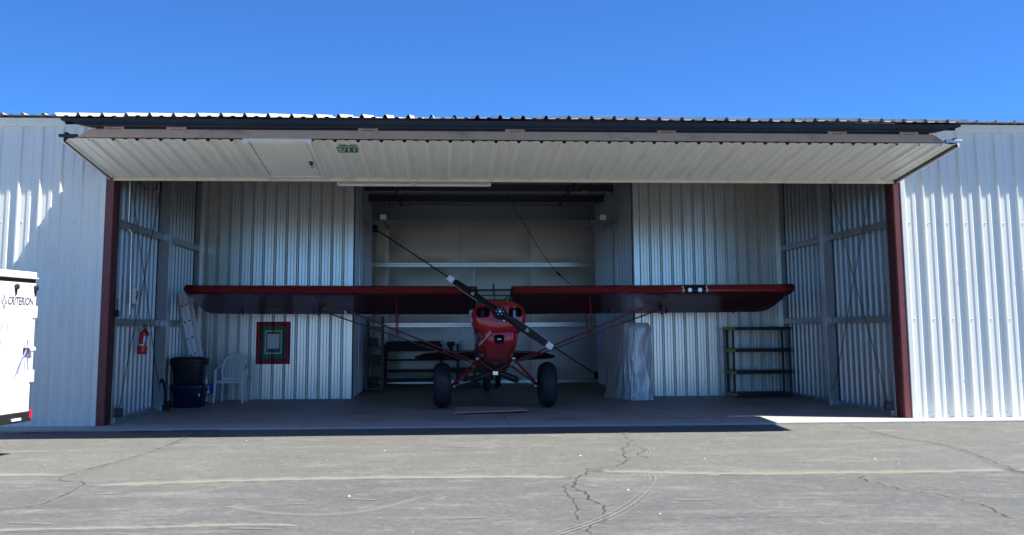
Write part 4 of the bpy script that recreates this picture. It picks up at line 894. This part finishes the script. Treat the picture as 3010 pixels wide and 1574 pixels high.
MB().loft([rr_ring(.318, .288, .405, 3.2), rr_ring(.335, .305, .415, 3.2), rr_ring(.335, .305, .445, 3.2), rr_ring(.315, .285, .47, 3), rr_ring(.24, .215, .49, 2.6), rr_ring(.10, .09, .497, 2.4)]).build('lid', 'black_plastic', t, smooth=50)
for s in (-1, 1): MB().box((s * .30, -.06, .35), (s * .345, .06, .395)).build('handle', 'black_plastic', t, bevel=.01)
t = thing('cardboard_box', 'small brown cardboard box beside the plastic chair', 'box', (-5.56, 4.50, 0), .2)
MB().box((-.13, -.10, 0), (.13, .10, .16)).build('carton', 'card', t, bevel=.003)
MB().box((-.015, -.102, .0), (.015, -.1005, .16)).build('tape', 'cream_trim', t)
t = thing('blue_bag', 'bright blue bag lying on the small cardboard box', 'bag', (-5.57, 4.50, .16), .2)
R_ = random.Random(5); rings = []
for i, (z, sx, sy) in enumerate(((0, .13, .09), (.03, .155, .11), (.10, .16, .115), (.17, .14, .10), (.215, .10, .07), (.225, .05, .03))):
    rings.append([p + Vector((R_.uniform(-.012, .012), R_.uniform(-.012, .012), R_.uniform(-.006, .006))) for p in rr_ring(sx, sy, z, 3, 18, -.02 * i * .5, 0)])
MB().loft(rings).build('sack', 'blue_cloth', t, smooth=50)

# white plastic chair
t = thing('plastic_chair', 'white stackable plastic armchair with slatted arched back', 'chair', (-5.10, 4.52, 0))
Wd = 'white_plastic'
st = MB(); n = 8; vs = []; fs_ = []
for j in range(n + 1):
    for i in range(n + 1):
        u, v = i / n * 2 - 1, j / n; w = .235 - .02 * v
        vs.append((u * w, -.24 + .46 * v, .415 - .03 * v * v + .012 * u * u - (.025 * (1 - v * 8) if j == 0 else 0)))
for j in range(n):
    for i in range(n): a = j * (n + 1) + i; fs_.append((a, a + 1, a + n + 2, a + n + 1))
st.add(vs, fs_); so_ = st.build('seat', Wd, t, smooth=50); md = so_.modifiers.new('t', 'SOLIDIFY'); md.thickness = .012
MB().box((-.235, -.255, .375), (.235, -.235, .405)).build('seat_apron', Wd, t, bevel=.006)
for s in (-1, 1):
    MB().loft([[Vector((s * x + dx, y + dy, z)) for dx, dy in ((-w, -d), (w, -d), (w, d), (-w, d))] for x, y, z, w, d in ((.268, -.28, 0, .018, .022), (.255, -.26, .38, .022, .026), (.262, -.235, .60, .022, .03))]).build('leg', Wd, t, bevel=.006)
    MB().loft([[Vector((s * x + dx, y + dy, z)) for dx, dy in ((-w, -d), (w, -d), (w, d), (-w, d))] for x, y, z, w, d in ((.235, .27, 0, .018, .022), (.215, .21, .40, .022, .028))]).build('leg', Wd, t, bevel=.006)
    pts = smooth_path([(s * .262, -.265, .605), (s * .268, -.12, .635), (s * .262, .06, .66), (s * .235, .19, .70)], 4)
    MB().tube(pts, .028, 8, flat=.5, up=(0, 0, 1)).build('armrest', Wd, t, smooth=50)
arch = smooth_path([(-.215, .205, .40), (-.235, .215, .62), (-.20, .245, .77), (-.11, .27, .86), (0, .28, .885), (.11, .27, .86), (.20, .245, .77), (.235, .215, .62), (.215, .205, .40)], 5)
MB().tube(arch, .026, 8, flat=.55, up=(0, 1, 0)).build('back_frame', Wd, t, smooth=50)
for i in range(11):
    x = -.17 + i * .034; zt_ = .87 - 4.4 * x * x * .75
    MB().bar((x, .205, .40), (x * 1.08, .268 - .8 * x * x, zt_), .018, .010, (0, 1, 0)).build('back_slat', Wd, t, bevel=.002)
MB().bar((-.2, .207, .43), (.2, .207, .43), .012, .06).build('back_rail', Wd, t, bevel=.004)

# painted rectangles with a paper on the left partition wall
x0, x1, z0, z1 = -4.795, -4.110, .69, 1.535
t = thing('painted_target', 'red and green rectangles painted on the white ribbed wall around a sheet of paper', 'wall painting', ((x0 + x1) / 2, D1, z0)); off = t.location.copy()
def on_wall(name, m, a, c, e, f, hole=None, lift=.002):
    xs = [a]; per = .2286; k0 = int((a + W2) / per) - 1
    for k in range(k0, k0 + 8):
        for px, _ in pU[0][:-1]:
            X = -W2 + k * per + px
            if a < X < c: xs.append(X)
    if hole: xs += [hole[0], hole[1]]
    xs = sorted(set(round(q, 5) for q in xs)) + [c]
    b = MB()
    for q, r in zip(xs, xs[1:]):
        if r - q < 1e-5: continue
        hq, hr = prof_h(q + 1e-6 + W2, pU), prof_h(r - 1e-6 + W2, pU); spans = [(e, f)]
        if hole and hole[0] - 1e-5 <= q and r <= hole[1] + 1e-5: spans = [(e, hole[2]), (hole[3], f)]
        for za, zb in spans:
            b.add([(q, D1 - hq - lift, za), (r, D1 - hr - lift, za), (r, D1 - hr - lift, zb), (q, D1 - hq - lift, zb)], [(0, 1, 2, 3)])
    return b.build(name, m, t, off=off)
ins = lambda d: (x0 + d, x1 - d, z0 + d * 1.15, z1 - d * 1.0)
r1, r2, r3, r4, r5 = ins(0), ins(.095), ins(.175), ins(.200), ins(.225)
on_wall('red_band', 'tape_red', *r1, hole=r2); on_wall('green_band', 'tape_green', *r2, hole=r3); on_wall('white_band', 'tape_white', *r3, hole=r4); on_wall('grey_band', 'tape_grey', *r4)
MB().box((r5[0], D1 - .036, r5[2] + .05), (r5[1], D1 - .034, r5[3] - .02)).build('paper_sheet', 'paper', t, off=off)

# wooden shelf at the left of the tail bay
t = thing('wooden_shelf', 'narrow brown wooden shelf standing against the tail bay left wall', 'shelf', (-2.60, 7.67, 0))
for x in (-.165, .165):
    for y in (0, .55): MB().box((x - .02, y - .018, 0), (x + .02, y + .018, 1.66)).build('post', 'wood', t, bevel=.003)
for z in (.02, .47, .93, 1.38):
    MB().box((-.144, -.016, z), (.144, .012, z + .055)).build('shelf_rail', 'wood', t, bevel=.003); MB().box((-.144, .014, z + .01), (.144, .53, z + .03)).build('shelf_board', 'wood_dark', t)
for i, (x, z, w, h, m) in enumerate(((-.02, .0755, .10, .22, 'black'), (.02, .5255, .11, .26, 'steel_dark'), (-.03, .985, .09, .20, 'navy_plastic'))):
    o = MB().box((-2.60 + x - w, 7.75, z), (-2.60 + x + w, 8.1, z + h)).build('stored_box', m, None, bevel=.006)
    tag(o, ('black box on the bottom board of the wooden shelf', 'dark grey box on the second board of the wooden shelf', 'navy box on the third board of the wooden shelf')[i], 'box', 'boxes on the wooden shelf')
# dark rack with lumber along the back wall
t = thing('storage_rack', 'dark low storage rack with long boards along the back wall', 'rack', (-1.75, 9.85, 0))
for x in (-.72, .64, 1.06):
    for y in (-.25, .2): MB().box((x - .03, y - .03, 0), (x + .03, y + .03, 1.0)).build('post', 'wood_dark', t, bevel=.003)
for z, h in ((.09, .06), (.32, .055), (.60, .03), (.83, .04)): MB().box((-.76, -.29, z), (.70, .25, z + h)).build('shelf_board', 'wood_dark', t, bevel=.003)
MB().box((.72, -.29, .70), (1.95, .25, .76)).build('bench_top', 'wood_dark', t, bevel=.003)
MB().box((.72, -.2, .30), (1.95, .2, .42)).build('shelf_board', 'wood_dark', t, bevel=.003)
for x in (1.9,): MB().box((x - .03, -.25, 0), (x + .03, -.19, .70)).box((x - .03, .14, 0), (x + .03, .2, .70)).build('post', 'wood_dark', t)
o = MB().box((-2.46, 9.60, .871), (-1.12, 9.95, 1.06)).box((-2.40, 9.61, 1.06), (-1.05, 9.8, 1.075)).build('lumber_stack', 'wood_dark', None, bevel=.004); tag(o, 'long dark boards lying on top of the low rack', 'lumber')
t = thing('bench_vise', 'black bench vise standing on the dark workbench behind the wing strut', 'vise', (-.86, 9.68, .761))
MB().lathe([(.001, 0), (.085, 0), (.085, .03), (.045, .06), (.04, .14), (.07, .19), (.001, .19)], (0, 0, 0), 'z', 16).build('base', 'black', t, smooth=40)
MB().box((-.10, -.09, .19), (.10, .09, .27)).box((-.09, -.16, .20), (.09, -.10, .30)).build('jaw', 'black', t, bevel=.01)
MB().tube([(0, -.26, .23), (0, -.16, .23)], .014, 8).tube([(-.09, -.25, .23), (.09, -.25, .23)], .008, 6).build('handle', 'steel_dark', t)
# low cart with a yellow box under the tail
t = thing('shop_cart', 'low pale green shop cart on black wheels behind the tail wheel', 'cart', (-.03, 8.6, 0))
MB().box((-.20, -.20, .13), (.20, .25, .17)).build('deck', 'pale_green', t, bevel=.005)
for x in (-.12, .13):
    MB().box((x - .008, -.20, .03), (x + .008, -.17, .13)).build('leg', 'pale_green', t); MB().lathe([(.001, -.012), (.03, -.012), (.03, .012), (.001, .012)], (x, -.185, .03), 'x', 14).build('wheel', 'black', t)
    MB().lathe([(.001, -.012), (.03, -.012), (.03, .012), (.001, .012)], (x, .21, .03), 'x', 14).build('wheel', 'black', t); MB().box((x - .008, .195, .03), (x + .008, .225, .13)).build('leg', 'pale_green', t)
t = thing('spare_tyre', 'black spare tyre standing upright under the tail beside the cart', 'tyre', (.245, 8.75, 0))
MB().lathe([(.07, -.05), (.11, -.062), (.138, -.04), (.14, 0), (.138, .04), (.11, .062), (.07, .05)], (0, 0, .14), 'x', 28).build('rubber', 'tyre', t, smooth=50)
MB().lathe([(.001, -.03), (.069, -.045), (.069, .045), (.001, .03)], (0, 0, .14), 'x', 20).build('rim', 'galv', t, smooth=40)
t = thing('tool_case', 'dark tool case with two yellow panels on the floor by the back wall', 'tool case', (-.32, 9.0, 0))
MB().box((-.24, -.10, 0), (.24, .14, .40)).build('case', 'black_plastic', t, bevel=.015)
MB().box((-.13, -.108, .26), (-.02, -.1005, .34)).build('panel', 'yellow', t, bevel=.003); MB().box((.05, -.108, .27), (.17, -.1005, .345)).build('panel', 'yellow', t, bevel=.003)
MB().tube([(-.1, .02, .40), (-.1, .02, .44), (.1, .02, .44), (.1, .02, .40)], .010, 6).build('handle', 'black', t)

# drip board on the floor before the wheels
t = thing('drip_board', 'brown sheet of fibreboard lying on the floor under the propeller', 'board', (-.25, 1.9, 0))
q = [(-.87, 1.33, .030), (.345, 1.52, .045), (.385, 2.55, .012), (-.825, 2.85, .012)]
MB().prism([(x + .25, y - 1.9, z) for x, y, z in q], (0, 0, -.012)).build('sheet', 'card', t, bevel=.002)

# wrapped mattress on end
t = thing('wrapped_mattress', 'bulky thing wrapped in clear crinkled plastic standing by the right wall', 'wrapped furniture', (2.633, 4.777, 0), math.radians(16))
MB().loft([rr_ring(.25, .55, .03, 6), rr_ring(.26, .56, .06, 6), rr_ring(.25, .54, 1.36, 6), rr_ring(.22, .50, 1.42, 6)]).build('contents', 'paper', t, smooth=50)
R_ = random.Random(9); rings = []; NZ, NA = 56, 150
fold = [(R_.uniform(0, 6.28), R_.uniform(-1.6, 1.6), R_.uniform(.012, .030), R_.uniform(.05, .16)) for _ in range(34)]
for j in range(NZ + 1):
    v = j / NZ; z = 1.48 * v; k = 1 - .16 * ((v - .92) / .08) ** 2 if v > .92 else 1; fl = 1 + .06 * max(0, .10 - v) * 10
    ring = []
    for i, p in enumerate(rr_ring(.305 * k * fl, .605 * k * fl, z, 3.6, NA)):
        a = 2 * PI * i / NA; d = .004 * math.sin(5 * a + 9 * v) + .004 * math.sin(11 * a - 14 * v)
        for f0, sl, am, wd in fold:                     # drawn creases fanning down from the top
            q = (a - f0 - sl * (1 - v) * .5 + PI) % (2 * PI) - PI
            d += am * max(0, 1 - abs(q) / wd) * (.35 + .65 * math.sin(3.1 * v + f0) ** 2)
        d += R_.uniform(-.0025, .0025); nr = Vector((p.x, p.y, 0)).normalized(); ring.append(p + nr * (d - .012) + Vector((.02 * v, .03 * v, 0)))
    rings.append(ring)
rings.append([Vector((p.x * .5, p.y * .5, 1.49)) for p in rings[-1]])
MB().loft(rings, cap=True).build('plastic_cover', 'film', t, smooth=28)
MB().loft([rr_ring(.08, .10, .0, 2, 14, -.24, -.66), rr_ring(.10, .11, .02, 2, 14, -.24, -.66), rr_ring(.06, .06, .05, 2, 14, -.24, -.66)]).build('loose_plastic', 'film', t, smooth=40)

# black plastic shelving unit
t = thing('plastic_shelving', 'black four-tier plastic shelving with gold end brackets by the right wall', 'shelving', (5.32, 4.92, 0))
zs = (.02, .455, .89, 1.325)
for x in (-.575, .575):
    for y in (-.215, .215):
        for za, zb in zip(zs, zs[1:]): MB().tube([(x, y, za + .065), (x, y, zb)], .028, 12).build('post', 'black_plastic', t, smooth=40)
for z in zs:
    b = MB().box((-.60, -.245, z), (.60, -.225, z + .065)).box((-.60, .225, z), (.60, .245, z + .065)).box((-.60, -.225, z + .012), (-.58, .225, z + .065)).box((.58, -.225, z + .012), (.60, .225, z + .065))
    for i in range(13): b.box((-.58, -.222 + i * .0355, z + .045), (.58, -.206 + i * .0355, z + .062))
    b.build('shelf', 'black_plastic', t)
    for s in (-1, 1): MB().box((s * .602, -.235, z + .004), (s * .632, .235, z + .062)).build('end_bracket', 'gold', t, bevel=.005)
    MB().box((-.632, -.262, z + .004), (-.54, -.247, z + .062)).build('end_bracket', 'gold', t, bevel=.004)

# ================================================================== cargo trailer at the left edge
t = thing('cargo_trailer', 'white enclosed cargo trailer parked at the left with black lettering on its rear door', 'trailer', (-5.85, -3.05, 0), math.radians(-9))
# local: rear face in the plane x = 0 facing +x, far corner at y = 0, door runs to y = -1.85, body to x = -3.2
TL, TWd, zb, zt = 3.2, 1.85, .43, 1.98
MB().box((-TL, -TWd, zb), (-.02, 0, zt)).build('body', 'trailer_white', t, bevel=.02)
MB().box((-TL - .02, -TWd - .025, zt + .003), (.03, .025, zt + .02)).build('roof_rail', 'alu', t, bevel=.006)
MB().box((-TL, -TWd - .012, zt + .022), (.012, .012, zt + .085)).build('roof_edge', 'alu', t, bevel=.01)
MB().box((-.018, -TWd + .0, zt - .045), (.004, -.005, zt + .002)).build('drip_gap', 'black', t)
MB().box((-.018, -TWd + .0, zt - .105), (.016, -.005, zt - .047)).build('header_rail', 'alu', t, bevel=.004)
dr_ = MB().box((-.018, -TWd + .03, zb + .03), (.020, -.035, zt - .108)).build('ramp_door', 'trailer_white', t, bevel=.004)
MB().box((-.018, -.033, zb + .05), (.010, -.004, zt - .11)).build('corner_post', 'black', t)
MB().box((.0105, -.030, .86), (.024, -.006, zt - .15)).build('door_edge', 'alu', t, bevel=.003)
MB().box((-.10, -TWd - .01, zb - .085), (.03, .008, zb + .028)).build('bumper', 'black', t, bevel=.008)
MB().box((.031, -.40, zb - .06), (.05, -.22, zb - .03)).build('step_plate', 'alu', t, bevel=.004)
MB().box((-.07, -.035, zb - .05), (.038, .018, zb + .045)).build('marker_lamp', 'red_lens', t, bevel=.006)
for z in (1.60, .86): MB().box((.0, -.06, z - .07), (.034, .022, z + .07)).build('hinge', 'alu', t, bevel=.005)
for y in (-.42, -.03): MB().lathe([(.001, .0), (.032, .0), (.032, .03), (.012, .04), (.001, .04)], (.017, y, zt - .10), 'x', 14).build('clearance_lamp', 'black', t, smooth=40); MB().box((.02, y - .014, zt - .19), (.032, y + .014, zt - .12)).build('lamp_bracket', 'black', t)
MB().tube([(.04, -.14, 1.16), (.05, -.05, 1.17)], .032, 10).build('latch_bar', 'alu', t, smooth=40)
MB().box((.021, -.22, 1.12), (.05, -.13, 1.19)).build('latch_hasp', 'steel_dark', t, bevel=.006)
for (y, z) in ((-.36, .90), (-.15, .93), (-.19, 1.28)): MB().tube(smooth_path([(.05, -.20, 1.16), (.058, -.20 + (y + .20) * .6, 1.16 + (z - 1.16) * .5), (.055, y, z)], 4), .007, 6).build('lanyard', 'decal_violet', t, smooth=40)
tm = text_mesh('CRITERION', .125, 'decal_dark', 'lettering', .12, .50); lo_ = link('lettering', tm, t); frame(lo_, (.0212, -.315, 1.715), (0, 1, 0), (0, 0, 1), (1, 0, 0))
tm = text_mesh('COMMERCIAL', .035, 'decal_grey', 'lettering_line', 0, .24); lo_ = link('lettering', tm, t); frame(lo_, (.0212, -.19, 1.632), (0, 1, 0), (0, 0, 1), (1, 0, 0))
b = MB()
for k in range(4):
    a = k * PI / 2; c, d = math.cos(a), math.sin(a); r0 = .10 if k % 2 else .075
    for sg_ in (-1, 1):
        pts = [(r0 * c, r0 * d), (.035 * math.cos(a + sg_ * .62) * 1.3, .035 * math.sin(a + sg_ * .62) * 1.3), (.018 * math.cos(a + sg_ * .62), .018 * math.sin(a + sg_ * .62))]
        b.prism([(.0212, -.63 + u * .8, 1.70 + w) for u, w in pts], (.001, 0, 0))
b.build('emblem', 'decal_dark', t)
MB().box((.0212, -.66, 1.22), (.022, -.648, 1.50)).box((.0212, -.55, 1.30), (.022, -.538, 1.46)).build('printed_line', 'decal_violet', t)
MB().lathe([(.001, 0), (.055, 0), (.055, .001), (.001, .001)], (.0212, -.70, .53), 'x', 20).build('maker_mark', 'decal_blue', t)
for y in (-TWd - .04, .04):
    MB().lathe([(.10, -.09), (.26, -.10), (.31, -.08), (.325, 0), (.31, .08), (.26, .10), (.10, .09)], (-1.6, y + (.10 if y < -1 else -.10), .325), 'y', 32).build('wheel', 'tyre', t, smooth=50)
    MB().lathe([(.001, -.07), (.10, -.085), (.10, .085), (.001, .07)], (-1.6, y + (.10 if y < -1 else -.10), .325), 'y', 20).build('rim', 'alu', t, smooth=40)
MB().bar((-TL, -TWd / 2, .45), (-TL - 1.0, -TWd / 2, .45), .08, .08).tube([(-TL - .85, -TWd / 2, .5), (-TL - .85, -TWd / 2, -.02)], .03, 8).build('tongue', 'black', t)
